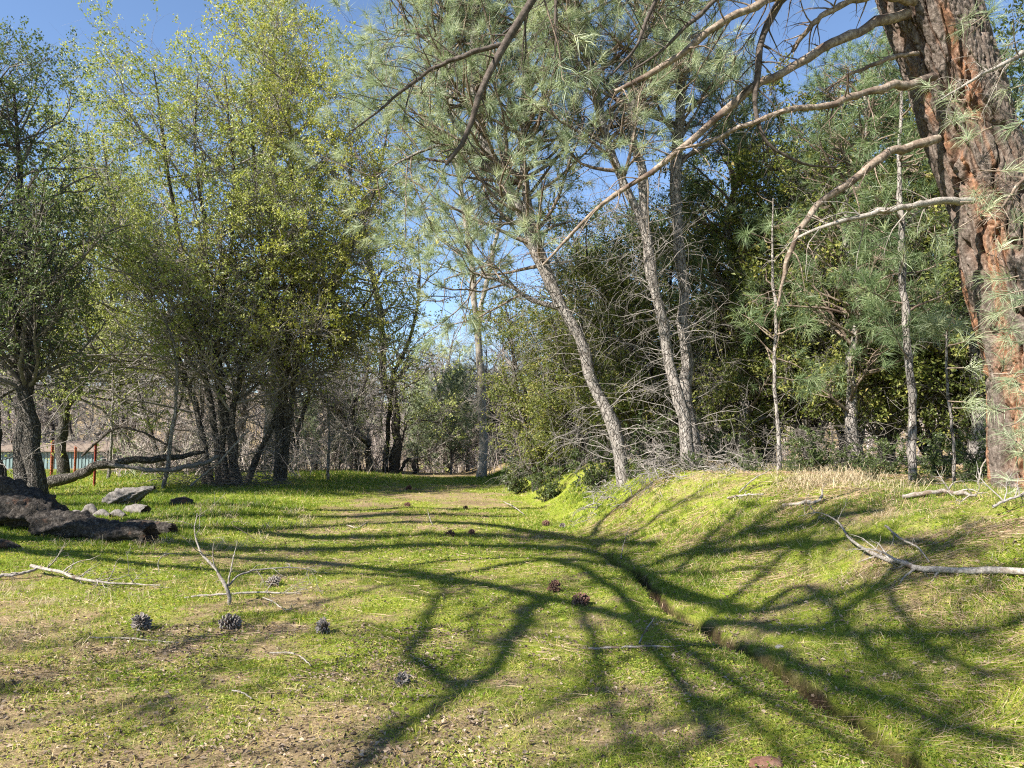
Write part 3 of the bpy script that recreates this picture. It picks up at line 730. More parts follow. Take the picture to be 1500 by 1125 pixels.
def build_big_pine():
    rng = np.random.default_rng(61)
    base = big_path[0].copy()
    root = empty('huge_pine', base)
    tag(root, 'huge old pine with orange plated bark leaning in from the right edge', 'tree')
    K, S = 900, 320
    P = spline(big_path, K); t = np.linspace(0, 1, K)
    seg = np.concatenate([[0], np.cumsum(np.linalg.norm(np.diff(big_path, axis=0), axis=1))]); seg /= seg[-1]
    rr = np.interp(t, seg, big_r); Lt = np.linalg.norm(np.diff(P, axis=0), axis=1).sum()
    V, Q = tubes(P, rr[None], S)
    th = np.tile(np.arange(S) / S, K); kk = np.repeat(t, S) * Lt
    warp = 0.55 * (fbm(th * 9 + 3, kk * 1.3, 3, 1) - 0.5)
    n1 = fbm(th * 26 + warp * 4, kk * 1.25 + 0.8 * fbm(th * 14, kk * 2.2, 2, 3), 3, 2)
    n2 = fbm(th * 58 + 5 + warp * 6, kk * 4.0, 3, 6)
    n3 = vnoise(th * 34, kk * 5.4 + 6 * vnoise(th * 20, kk * 0.7, 2), 4)
    edge = sstep(0.005, 0.085, np.abs(n1 - 0.5)); edge2 = sstep(0.0, 0.07, np.abs(n2 - 0.5)); edge3 = sstep(0.0, 0.06, np.abs(n3 - 0.5))
    cell = np.floor(n1 * 9) * 7 + np.floor(n3 * 6) * 3; gid = (np.sin(cell * 12.9898) * 43758.5453) % 1.0
    lump = fbm(np.cos(th * 2 * np.pi) * 1.5 + 4, np.sin(th * 2 * np.pi) * 1.5 + kk * 0.9, 3, 4) - 0.5
    disp = 0.062 * edge + 0.024 * edge2 * edge + 0.022 * edge3 * edge + 0.010 * gid * edge + 0.08 * lump + 0.018 * (fbm(th * 120, kk * 16, 3, 6) - 0.5)
    ctr = np.repeat(P, S, 0); N = nrm(V - ctr)
    V = V + N * (disp - 0.05)[:, None]
    # reddish inner bark in the fissures and where plates have flaked off in vertical streaks
    flake = sstep(0.55, 0.63, fbm(th * 11 + 2, kk * 0.55 + 1, 4, 7))
    a = np.clip(0.30 * (1 - edge) + flake * (0.25 + 0.7 * gid), 0, 1) * 0.65
    mb = MB(); mb.add(V, Q, b=a); mb.build('trunk', M['plate_bark'], root, base)
    # limbs: (pixel path with depth), radii, material, has needles
    limbs = [
        ([(1330, 20, 8.3), (1270, 38, 8.1), (1220, 62, 7.9), (1150, 103, 7.8), (1095, 135, 7.8), (1035, 185, 7.9), (980, 235, 8.0), (905, 282, 8.2), (850, 330, 8.4), (795, 388, 8.6)], [.06, .055, .05, .042, .034, .022, .012], 'limb_bark'),
        ([(1370, 112, 8.2), (1330, 122, 8.1), (1275, 133, 7.9), (1215, 152, 7.7), (1140, 166, 7.6), (1085, 186, 7.6), (1045, 205, 7.7), (985, 221, 7.8)], [.05, .045, .038, .03, .022, .010], 'limb_bark'),
        ([(1340, 2, 8.2), (1290, -6, 8.0), (1240, 4, 7.9), (1190, 35, 7.9), (1160, 75, 8.0)], [.05, .045, .04, .03, .02], 'limb_bark'),
        ([(1310, -60, 8.0), (1200, -35, 7.6), (1130, 0, 7.4), (1065, 28, 7.3), (1005, 72, 7.3), (945, 112, 7.3), (900, 134, 7.3)], [.055, .05, .042, .034, .022], 'limb_bark'),
        ([(1375, 203, 8.2), (1335, 213, 8.1), (1295, 228, 8.0), (1240, 268, 7.9), (1195, 306, 7.9), (1166, 350, 7.9), (1148, 400, 8.0), (1140, 448, 8.0)], [.05, .046, .042, .034, .026, .015], 'limb_bark'),
        ([(1425, 294, 8.2), (1380, 296, 8.0), (1325, 302, 7.8), (1255, 318, 7.7), (1205, 332, 7.7), (1168, 350, 7.8)], [.042, .038, .032, .026, .015], 'dead_wood'),
        ([(1345, 78, 8.3), (1315, 82, 8.3), (1270, 98, 8.3), (1235, 115, 8.3), (1205, 137, 8.3)], [.028, .024, .018, .008], 'limb_bark'),
        ([(1540, 60, 8.0), (1490, 82, 7.7), (1435, 112, 7.5), (1378, 146, 7.4)], [.03, .026, .018, .008], 'dead_wood'),
        ([(1320, -150, 8.2), (1230, -60, 7.9), (1165, -20, 7.7), (1125, 40, 7.6), (1108, 110, 7.6), (1108, 170, 7.6), (1130, 215, 7.6), (1180, 240, 7.7), (1225, 245, 7.8)], [.055, .05, .045, .035, .02, .01], 'dark_limb'),
        ([(1300, -200, 8.2), (1100, -260, 7.4), (930, -180, 6.8), (820, -60, 6.4), (775, 5, 6.3), (735, 70, 6.25), (703, 135, 6.2), (682, 200, 6.2), (652, 240, 6.2)], [.08, .07, .06, .045, .035, .016], 'dark_limb'),
        ([(735, 66, 6.25), (690, 78, 6.2), (640, 98, 6.2), (590, 132, 6.2), (545, 170, 6.2), (515, 192, 6.2)], [.022, .018, .013, .006], 'dark_limb'),
        ([(1300, -180, 8.2), (1150, -160, 7.8), (1000, -60, 7.3), (955, 10, 7.1), (930, 70, 7.0), (895, 110, 7.0)], [.05, .045, .035, .025, .01], 'dark_limb'),
        ([(815, -60, 6.6), (813, 0, 6.6), (814, 50, 6.6), (812, 95, 6.6)], [.02, .017, .012, .004], 'dark_limb'),
        ([(1290, -120, 8.0), (1160, -80, 7.5), (1060, -10, 7.3), (1000, 45, 7.2), (955, 85, 7.2), (915, 108, 7.2)], [.05, .042, .03, .02, .008], 'dark_limb'),
        ([(1530, 255, 7.6), (1500, 262, 7.4), (1470, 300, 7.4), (1440, 330, 7.4)], [.02, .016, .012, .006], 'limb_bark'),
    ]
    AP, AR = [], []
    for pts, rad, mat in limbs:
        mb = MB(); P, r = rough_tube(mb, rng, px_path(pts), np.array(rad), 34, 10, 0.14, (2, 6))
        AP.append(P); AR.append(r)
        # side twigs of this limb
        n = 22
        pos, d, rad_, t, i = sprout(rng, P[None], r[None], n, 0.25, 1.0, 35, 85)
        T = grow(rng, pos, d, rng.uniform(0.12, 0.75, n), 7, 0.16, 0, 0.28)
        Rr = taper(np.clip(rad_ * 0.35, 0.003, 0.011), np.full(n, 0.0015), 7, n)
        add_tubes(mb, T, Rr, 4)
        pos, d, rad_, t, i = sprout(rng, T, Rr, 60, 0.2, 1.0, 30, 80)
        add_tubes(mb, grow(rng, pos, d, rng.uniform(0.05, 0.3, 60), 5, 0.2, 0, 0.25), taper(np.full(60, .0026), np.full(60, .001), 5, 60), 3)
        mb.build('limb', M[mat], root, base)
    # needle sprays: by the trunk on the right, and hanging from the upper limbs
    def sprig(T, Tr, U=None, Ur=None, m=42, wd=0.0042, ln=0.25):
        tw = MB(); nm = MB(); add_tubes(tw, T, Tr, 4)
        E = T
        if U is not None and len(U): add_tubes(tw, U, Ur, 3); E = U
        tufts(nm, rng, E[:, -1], nrm(E[:, -1] - E[:, -2]), m, ln, wd, 0.55, 0.25, True)
        sp = tw.build('sprig', M['limb_bark'], root, base)
        tag(nm.build('needles', M['needle'], sp, base, smooth=False), kind='stuff')
    def spray(px, py, Y, L, n, rx, ry):
        c = np.array([at(px + rng.normal(0, rx), py + rng.normal(0, ry), Y + rng.normal(0, 0.2)) for _ in range(n)])
        D = rng.normal(0, 1, (n, 3)); D[:, 2] = D[:, 2] * 0.4 - 0.1; D = nrm(D)
        T = grow(rng, c - D * L, D, np.full(n, L), 5, 0.12, 0.03); Tr = taper(np.full(n, .007), np.full(n, .004), 5, n)
        for k in range(n): sprig(T[k:k + 1], Tr[k:k + 1])
    spray(1465, 300, 7.3, 0.35, 10, 40, 50); spray(1485, 440, 7.2, 0.3, 9, 25, 40); spray(1470, 520, 7.4, 0.3, 7, 20, 25)
    spray(1500, 640, 7.2, 0.3, 14, 22, 40); spray(1410, 190, 7.6, 0.25, 5, 20, 20); spray(1490, 120, 8.2, 0.35, 12, 30, 70)
    spray(1380, 140, 7.5, 0.2, 3, 10, 8); spray(1360, 345, 8.2, 0.25, 5, 20, 15); spray(1440, 590, 7.6, 0.25, 4, 14, 12)
    spray(1420, 30, 7.9, 0.3, 3, 25, 10)
    LP = np.array([AP[k] for k in (3, 8, 9, 11, 13)]); LR = np.array([AR[k] for k in (3, 8, 9, 11, 13)])
    n = 30
    pos, d, rad_, t, i = sprout(rng, LP, LR, n, 0.05, 0.75, 40, 85)
    T = grow(rng, pos, d, rng.uniform(0.4, 1.1, n), 7, 0.15, 0.02, 0.1); Tr = taper(np.full(n, .010), np.full(n, .004), 7, n)
    pos, d, rad_, t, i = sprout(rng, T, Tr, 90, 0.4, 1.0, 20, 60)
    U = grow(rng, pos, d, rng.uniform(0.15, 0.4, 90), 4, 0.15, 0.02); Ur = taper(np.full(90, .005), np.full(90, .003), 4, 90)
    for k in range(n):
        sprig(T[k:k + 1], Tr[k:k + 1], U[i == k], Ur[i == k], 34, 0.0045)
build_big_pine()

# ------------------------------------------------------------------ thicket on the right: oaks and shrubs behind the pines
def upright(h, lean=(0, 0), rng=None, n=6, wob=0.06):
    t = np.linspace(0, 1, n)
    p = np.stack([lean[0] * t, lean[1] * t, h * t], -1)
    if rng is not None: p[1:] += rng.normal(0, wob * h * 0.3, (n - 1, 3)) * [1, 1, 0.2]
    return p
_r = np.random.default_rng(70)
def bush_stems(h, n, spread, r0):
    out = []
    for k in range(n):
        a = k / n * 2 * np.pi + _r.uniform(0, 0.8); s = spread * _r.uniform(0.5, 1.1)
        p = upright(h * _r.uniform(0.75, 1.05), (math.cos(a) * s, math.sin(a) * s), _r)
        p[0, 2] -= 0.15
        out.append((p, [r0, r0 * .8, r0 * .6, r0 * .35, r0 * .15]))
    return out
TH = dict(kind='broad', n=30000, s=0.085, mat='thicket_leaf', jit=0.08)
thA = make_tree('live_oak', 'x', 'tree', bush_stems(6.6, 5, 1.8, .09), 71, [
    dict(n=120, L=2.0, K=7, a=(30, 80), wig=0.18, r=0.022, t0=0.08, short=0.4, sides=4), dict(n=900, L=0.95, K=5, a=(30, 75), wig=0.2, r=0.009, sides=3), dict(n=3600, L=0.5, K=4, wig=0.25, r=0.005, sides=3)], TH, base=(0, 0, 0))
thB = make_tree('live_oak', 'x', 'tree', bush_stems(8.5, 4, 2.0, .11), 72, [
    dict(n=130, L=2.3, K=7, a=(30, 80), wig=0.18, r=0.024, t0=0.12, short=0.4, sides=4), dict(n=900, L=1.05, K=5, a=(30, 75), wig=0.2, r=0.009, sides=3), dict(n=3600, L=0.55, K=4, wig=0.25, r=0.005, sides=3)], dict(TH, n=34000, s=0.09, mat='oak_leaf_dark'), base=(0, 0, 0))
dead_twigs(thA, 771, [upright(6.0, (1.4 * math.cos(a), 1.4 * math.sin(a))) for a in (0, 1.3, 2.6, 3.9, 5.2)], 80, 1.7, .03, .6, r=.008)
def place(root, first, x, y, rot, sc, label, group):
    z = float(height(x, y)) - 0.05
    if first:
        root.location = (x, y, z); root.rotation_euler = (0, 0, rot); root.scale = (sc,) * 3
        root['label'] = label; root['group'] = group
        return root
    return copy_thing(root, (x, y, z), rot, sc, label, group)
GR = 'live oaks in the thicket behind the pines'
spotsA = [(785, 20.5, 0.85, 'leafy live oak at the far end of the bank, lit yellow-green'), (850, 18.5, 0.78, 'live oak directly behind the leaning pine'),
          (945, 17.5, 0.9, 'live oak filling the gap between the leaning and slanting pines'), (1075, 16.0, 0.95, 'live oak just right of the pair of pine trunks'),
          (1190, 15.0, 0.98, 'live oak behind the drooping dead limb'), (1300, 14.0, 0.92, 'live oak in the dark hollow behind the slim young pine'), (1410, 13.2, 0.95, 'live oak crowding behind the huge pine trunk')]
for k, (px, Yv, sc, lab) in enumerate(spotsA):
    p = at(px, 640, Yv); place(thA, k == 0, p[0], Yv, k * 1.9, sc, lab, GR)
spotsB = [(1000, 23, 1.0, 'tall dark live oak far behind the pair of pine trunks'), (1120, 20, 1.0, 'tall dark live oak under the forked dead limbs'), (1240, 18.5, 1.0, 'tall dark live oak whose crown meets the blue gap in the sky'),
          (1365, 18, 1.05, 'tall dark live oak just left of the huge trunk'), (1480, 17, 1.05, 'tall dark live oak behind the right edge'), (890, 25, 1.0, 'tall dark live oak furthest back on the bank')]
for k, (px, Yv, sc, lab) in enumerate(spotsB):
    p = at(px, 640, Yv); place(thB, k == 0, p[0], Yv, k * 2.3 + 1, sc, lab, GR)
# pines in the thicket
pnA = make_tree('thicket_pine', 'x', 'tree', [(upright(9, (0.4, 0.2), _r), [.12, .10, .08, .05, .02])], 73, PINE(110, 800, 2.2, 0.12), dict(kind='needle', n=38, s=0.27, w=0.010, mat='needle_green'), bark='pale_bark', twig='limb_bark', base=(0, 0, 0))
for k, (px, Yv, sc, lab) in enumerate([(1255, 13.0, 0.85, 'dense green pine in the shade between the forked limb and the slim young pine'), (1090, 15.5, 0.95, 'green pine mixed with oak right of the pine pair'), (1425, 12.6, 0.9, 'dense green pine tucked behind the huge trunk')]):
    p = at(px, 640, Yv); place(pnA, k == 0, p[0], Yv, k * 1.3, sc, lab, 'pines in the thicket')
# low shrubs at the foot of the thicket
shA = make_tree('shrub', 'x', 'shrub', bush_stems(1.1, 7, 0.55, .016), 74, [dict(n=70, L=0.55, K=5, a=(30, 80), r=0.006, t0=0.1, sides=3), dict(n=330, L=0.28, K=4, r=0.0035, sides=3)], dict(kind='broad', n=3200, s=0.065, mat='shrub_leaf', jit=0.03), base=(0, 0, 0), sides=5, flare=0.1)
shl = [(1185, 12.4, 0.62, 'glossy green shrub at the foot of the crooked pale sapling'), (1235, 11.9, 0.42, 'low green shrub left of the dry grass clump'), (875, 15.0, 0.85, 'yellow-green shrub at the base of the leaning pine'), (1380, 10.6, 0.55, 'small green shrub beside the bright-tufted sapling'), (1300, 11.2, 0.5, 'low green shrub just left of the slim young pine'),
       (1060, 13.9, 0.6, 'green shrub right of the pine pair'), (800, 17.5, .7, 'shrub at the far end of the brush pile'), (960, 14.8, 0.9, 'shrub behind the brush pile'), (1440, 10.2, 0.6, 'shrub against the huge pine trunk'), (760, 21, 0.9, 'shrub where the bank meets the crest'), (1100, 11.8, .3, 'knee-high shrub left of the crooked pale sapling'), (1160, 11.1, .24, 'tiny shrub on the bank lip right of the crooked sapling'), (1270, 10.5, .22, 'tiny shrub on the bank lip by the dry grass'), (1015, 12.9, .32, 'knee-high shrub in front of the pine pair'), (930, 13.9, .3, 'knee-high shrub in front of the brush pile'), (1420, 9.6, .26, 'tiny shrub on the bank lip by the bent twig'), (1350, 9.8, .22, 'tiny shrub beside the pale branch under the slim young pine')]
for k, (px, Yv, sc, lab) in enumerate(shl):
    p = at(px, 640, Yv); place(shA, k == 0, p[0], Yv, k * 1.1, sc, lab, 'shrubs along the bank top')

# ------------------------------------------------------------------ trees beyond the crest
oak('bare dark oak with a forking crown beyond the crest, centre of the view', 'bare_oak', 33, [
    ([(577, 700), (582, 640), (580, 600), (566, 565), (563, 530), (560, 480), (550, 420), (535, 360), (530, 290)], [.20, .17, .15, .12, .05]),
    ([(566, 568), (575, 560), (590, 520), (605, 480), (615, 420), (612, 350)], [.10, .09, .07, .04]),
    ([(582, 655), (598, 672), (608, 690), (600, 700)], [.06, .08, .09, .10]),
    ([(582, 640), (596, 620), (620, 616), (650, 622), (662, 640)], [.05, .045, .04, .02]),
], 81, OAK(90, 800, 2600, 3.2, 1.5, 0.8), dict(kind='broad', n=15000, s=0.11, mat='oak_leaf'), twig='grey_twig')
oak('mossy broken oak trunk bending right beyond the crest', 'bare_oak', 31, [
    ([(541, 700), (538, 655), (535, 645), (520, 632), (508, 622), (500, 610), (470, 580), (440, 560)], [.14, .13, .14, .13, .10, .04]),
    ([(526, 700), (520, 660), (512, 630), (520, 590), (535, 560), (540, 520)], [.10, .10, .09, .06, .03]),
], 82, OAK(50, 420, 1500, 2.2, 1.1, 0.6), None, twig='grey_twig')
pine('bright white-barked pine standing alone at the end of the track', 29.5, [([(705, 703), (706, 660), (704, 610), (703, 560), (700, 480), (690, 380), (672, 250), (660, 120), (655, 10), (650, -60)], [.16, .15, .14, .12, .10, .09, .07, .05, .03]),
     ([(700, 480), (715, 400), (735, 300), (740, 190), (750, 90)], [.09, .08, .06, .03])],
     83, PINE(130, 1000, 4.2, 0.36), dict(kind='needle', n=34, s=0.36, w=0.018, mat='needle'), name='pale_pine', bark='dead_wood')
bareA = make_tree('bare_oak', 'x', 'tree', bush_stems(8.5, 3, 1.6, .15), 84, OAK(70, 620, 2300, 3.0, 1.4, 0.8), None, base=(0, 0, 0), twig='grey_twig')
bareB = make_tree('bare_oak', 'x', 'tree', bush_stems(7.5, 2, 1.9, .13), 85, OAK(60, 560, 2100, 2.8, 1.3, 0.8), None, base=(0, 0, 0), twig='grey_twig')
lab = 'slender leafless oak in the grey wood beyond the crest'
bl = [(462, 38, 1.0), (500, 46, 1.1), (610, 44, 1.0), (655, 40, .95), (690, 46, 1.1), (735, 36, .9), (780, 33, .9), (430, 32, .85), (350, 34, 1.0), (290, 36, 1.0), (235, 33, 1.0), (185, 38, 1.05), (130, 47, 1.0), (65, 49, 1.0), (15, 48, 1.0), (545, 56, 1.2), (590, 62, 1.2), (640, 58, 1.2), (480, 60, 1.2), (400, 52, 1.2), (310, 55, 1.2), (210, 52, 1.2), (110, 58, 1.2), (30, 52, 1.2), (720, 60, 1.2), (-40, 40, 1.1), (820, 44, 1.1), (900, 42, 1.1), (1010, 40, 1.1), (1130, 38, 1.1)]
fa = fb = True
for k, (px, Yv, sc) in enumerate(bl):
    p = at(px, 640, Yv)
    if k % 2: place(bareA, fa, p[0], Yv, k * 1.7, sc * (0.92 + 0.16 * ((k * 7) % 5) / 5), lab, 'leafless oaks beyond the crest'); fa = False
    else: place(bareB, fb, p[0], Yv, k * 2.1, sc * (0.92 + 0.16 * ((k * 3) % 5) / 5), lab, 'leafless oaks beyond the crest'); fb = False
youngA = make_tree('young_pine', 'x', 'tree', [(upright(4.6, (0.1, 0), _r, wob=0.02), [.06, .05, .035, .02, .01])], 86, PINE(70, 420, 1.1, 0.1), dict(kind='needle', n=26, s=0.26, w=0.02, mat='needle'), base=(0, 0, 0), bark='pale_bark', sides=7)
for k, (px, Yv, sc) in enumerate([(498, 33, .6), (660, 35, 1.0), (685, 38, 1.1), (630, 40, 1.0), (612, 37, .8), (725, 37, .9), (515, 36, .7), (745, 41, 1.1), (670, 47, 1.3), (450, 36, .7)]):
    p = at(px, 640, Yv)
    place(youngA, k == 0, p[0], Yv, k * 1.3, sc, 'small pale green pine in the wood beyond the crest', 'young pines beyond the crest')

# far hillside wood: one mass of leafless trees
def build_wood():
    rng = np.random.default_rng(90); mb = MB()
    n = 900
    y = rng.uniform(85, 210, n); x = rng.uniform(-0.85, 0.7, n) * y
    S = np.stack([x, y, height(x, y) - 0.3], -1)
    D = rng.normal(0, 0.12, (n, 3)); D[:, 2] = 1
    h = rng.uniform(5, 9, n)
    T = grow(rng, S, D, h, 5, 0.07); Tr = taper(np.full(n, .16), np.full(n, .05), 5, n)
    val = rng.random(n); add_tubes(mb, T, Tr, 4, a=val)
    for (m, L, r, t0) in ((9000, 3.2, .05, .3),):
        pos, d, rd, t, i = sprout(rng, T, Tr, m, t0, 1, 25, 70)
        A = grow(rng, pos, d, rng.uniform(.4, 1.1, m) * L, 4, .2, .05); Ar = taper(np.full(m, r), np.full(m, .02), 4, m)
        add_tubes(mb, A, Ar, 3, a=val[i])
        m2 = 52000
        pos, d, rd, t, j = sprout(rng, A, Ar, m2, .2, 1, 20, 70)
        needles(mb, rng, pos, d, rng.uniform(.6, 1.8, m2), np.full(m2, .10), 0.0, val[i][j])
    o = mb.build('wood', M['wood_mass'], smooth=False)
    tag(o, 'grey-brown leafless wood covering the far hillside', 'wood', kind='stuff')
M['wood_mass'] = leaf_mat('wood_mass', [(0.0, (0.20, 0.165, 0.15)), (0.5, (0.32, 0.27, 0.245)), (0.88, (0.40, 0.345, 0.305)), (0.93, (0.20, 0.225, 0.13)), (1.0, (0.26, 0.28, 0.16))], 0.1, 0.8, 0.1, (1, 1, 1))
build_wood()
def build_undergrowth():
    rng = np.random.default_rng(95); mb = MB(); n = 2600
    y = rng.uniform(24.5, 62, n); x = rng.uniform(-0.95, 0.35, n) * y
    ok = (np.abs(x - at(640, 640, 1)[0] * y) > 0.055 * y) | (y > 36)
    ok &= ~((x < -0.54 * y) & (y < 42)) & ((y > 29.5) | (x < -7.0))
    x, y = x[ok], y[ok]; n = len(x)
    S = np.stack([x, y, height(x, y) - .1], -1); D = rng.normal(0, .35, (n, 3)); D[:, 2] = 1
    h = rng.uniform(.9, 3.4, n) * np.where(y < 33, .6, 1)
    T = grow(rng, S, D, h, 6, .16); Tr = taper(np.full(n, .022), np.full(n, .008), 6, n); v = rng.random(n)
    add_tubes(mb, T, Tr, 3, a=v)
    m = 14000; pos, d, rd, t, i = sprout(rng, T, Tr, m, .1, 1, 25, 75)
    A = grow(rng, pos, d, rng.uniform(.3, 1.2, m), 4, .22); Ar = taper(np.full(m, .011), np.full(m, .005), 4, m); add_tubes(mb, A, Ar, 3, a=v[i])
    m2 = 60000; pos, d, rd, t, j = sprout(rng, A, Ar, m2, .1, 1, 20, 75)
    needles(mb, rng, pos, d, rng.uniform(.15, .55, m2), np.full(m2, .028), 0.0, v[i][j])
    tag(mb.build('undergrowth', M['wood_mass'], smooth=False), 'grey tangled undergrowth beyond the grassy crest', 'undergrowth', kind='stuff')
build_undergrowth()
# ------------------------------------------------------------------ tree standing left of the camera that shades the foreground
def build_shade_oak():
    rng = np.random.default_rng(101)
    # (photo path of the shadow, radius, joined to the trunk)
    strokes = [
        ([(-260, 800), (0, 806), (200, 812), (430, 822), (560, 834), (650, 848), (760, 866), (850, 886), (915, 905), (955, 960), (1010, 1020), (1050, 1090)], .105, True),
        ([(-260, 775), (0, 788), (220, 792), (400, 806), (700, 800), (880, 812), (990, 870), (1080, 900)], .20, True),
        ([(-300, 745), (0, 765), (330, 776), (560, 766), (740, 772), (880, 800)], .20, True),
        ([(800, 874), (775, 895), (735, 955), (680, 1010), (600, 1062), (540, 1110), (500, 1150)], .08, False),
        ([(680, 1010), (612, 965), (622, 915), (652, 868), (645, 848)], .05, False),
        ([(640, 846), (730, 830), (810, 822), (880, 850), (960, 920), (1050, 985), (1130, 1030), (1290, 1112)], .075, False),
        ([(650, 848), (600, 852), (480, 880), (300, 935), (100, 988), (-30, 1018)], .030, False),
        ([(915, 905), (1080, 915), (1200, 925), (1330, 930), (1500, 915)], .085, False),
        ([(1000, 945), (1090, 950), (1200, 990), (1320, 1040), (1500, 1100)], .08, False),
        ([(1100, 900), (1180, 860), (1240, 920), (1330, 990), (1400, 1050)], .055, False),
        ([(880, 812), (930, 835), (1010, 810), (1080, 785), (1150, 745)], .10, False),
        ([(740, 772), (835, 790), (890, 755), (960, 708)], .09, False),
        ([(1200, 925), (1290, 860), (1345, 930), (1450, 1000)], .05, False),
        ([(1010, 810), (1150, 800), (1260, 790), (1400, 800)], .11, False),
        ([(1080, 785), (1180, 770), (1300, 745)], .10, False),
        ([(1100, 900), (1230, 870), (1350, 850), (1500, 830)], .06, False),
        ([(-200, 740), (150, 742), (420, 748), (620, 744), (800, 742)], .18, True),
        ([(-200, 795), (120, 818), (330, 838), (520, 842), (700, 856)], .10, True),
        ([(100, 770), (330, 757), (560, 754), (760, 757)], .18, False),
        ([(330, 776), (520, 786), (700, 785), (860, 792), (960, 800)], .15, False),
        ([(560, 834), (720, 818), (860, 822), (980, 842), (1100, 835)], .07, False),
        ([(900, 800), (960, 760), (1045, 708)], .06, False),
        ([(985, 842), (1040, 790), (1110, 730)], .05, False),
        ([(1050, 900), (1130, 830), (1190, 780), (1250, 735)], .05, False),
        ([(1200, 930), (1290, 850), (1380, 800), (1440, 760)], .045, False),
        ([(850, 886), (872, 950), (890, 1010), (930, 1110)], .045, False),
        ([(760, 866), (700, 900), (690, 950), (640, 1000)], .03, False),
        ([(1010, 1020), (1100, 1060), (1180, 1125)], .045, False),
        ([(1330, 930), (1400, 970), (1500, 1000)], .05, False),
        ([(480, 880), (400, 930), (300, 1000), (180, 1060)], .018, False),
        ([(300, 935), (200, 930), (80, 950), (-20, 940)], .018, False),
    ]
    hgt = lambda g: 6.8 + 0.35 * g[0] + 0.5 * max(0.0, g[1] - 8)
    g0 = np.array([-10.0, 10.9, 0.0]); base = g0 + SUN * (hgt(g0) / SUN[2]) + np.array([-1.2, -0.6, 0]); base[2] = 0; base[2] = float(height(base[0], base[1])) - 0.1
    root = empty('oak_tree', base)
    tag(root, 'spreading oak left of the camera whose limb shadows cross the grass', 'tree')
    fork = base + np.array([0.3, 0.2, 4.6])
    mb = MB(); rough_tube(mb, rng, np.array([base, base + [0.1, 0.1, 2], fork, fork + [-0.3, 0.1, 1.5]]), np.array([.45, .38, .32, .12]), 30, 16, .12, flare=.4)
    mb.build('trunk', M['oak_bark'], root, base)
    AP, AR = [], []
    for pts, r, main in strokes:
        q = []
        for p in pts:
            if p[0] < 0:
                g = at(p[0], p[1], 1.0) - EYE; g = EYE + g * (EYE[2] / -g[2]); g[2] = 0
            else:
                g = G(*p)
            q.append(g + SUN * ((hgt(g) - g[2]) / SUN[2]))
        q = np.array(q); n = len(q)
        path = np.vstack([fork, q]) if main else q
        rr = np.linspace(r * 1.12, r * 0.52, len(path))
        m = MB(); P, Rr = rough_tube(m, rng, path, rr, 34, 8, .15, (2, 4)); AP.append(P); AR.append(Rr)
        m.build('limb', M['oak_bark'], root, base)
        out = [(p[0] / max(p[1], .1)) for p in P if p[1] > .2]
        if out and max(out) > -0.72: print('shade limb in frame', pts[0], max(out))
    AP = np.array(AP); AR = np.array(AR)
    tw = MB(); n = 700
    pos, d, rd, t, i = sprout(rng, AP, AR, n, .2, 1, 30, 75)
    T = grow(rng, pos, d, rng.uniform(.3, 1.1, n), 7, .2, .02); Tr = taper(np.full(n, .020), np.full(n, .007), 7, n)
    add_tubes(tw, T, Tr, 4)
    pos, d, rd, t, i = sprout(rng, T, Tr, 3400, .2, 1, 30, 75)
    U = grow(rng, pos, d, rng.uniform(.2, .6, 3400), 4, .2); add_tubes(tw, U, taper(np.full(3400, .008), np.full(3400, .004), 4, 3400), 3)
    tag(tw.build('branches', M['twig_brown'], root, base), kind='stuff')
    # leaf clumps on the farther limbs
    lm = MB(); FI = [7, 8, 10, 11, 13, 14, 15]; sel = AP[FI]
    pos, d, rd, t, i = sprout(rng, sel, AR[FI], 190, .35, 1, 40, 90)
    C = np.repeat(pos, 16, 0) + rng.normal(0, .22, (190 * 16, 3))
    leaf_quads(lm, rng, C, nrm(rng.normal(0, 1, C.shape)), rng.uniform(.05, .09, len(C)), .55, .3)
    HB = [1, 2, 16, 18, 19]
    pos, d, rd, t, i = sprout(rng, AP[HB], AR[HB], 820, .25, .85, 40, 90)
    C = np.repeat(pos, 22, 0) + rng.normal(0, .24, (820 * 22, 3))
    leaf_quads(lm, rng, C, nrm(rng.normal(0, 1, C.shape)), rng.uniform(.06, .11, len(C)), .6, .3)
    pos, d, rd, t, i = sprout(rng, AP[3:], AR[3:], 420, .1, 1, 40, 90)
    C = np.repeat(pos, 14, 0) + rng.normal(0, .17, (420 * 14, 3))
    leaf_quads(lm, rng, C, nrm(rng.normal(0, 1, C.shape)), rng.uniform(.05, .08, len(C)), .55, .3)
    tag(lm.build('crown', M['oak_leaf'], root, base, smooth=False), kind='stuff')
build_shade_oak()

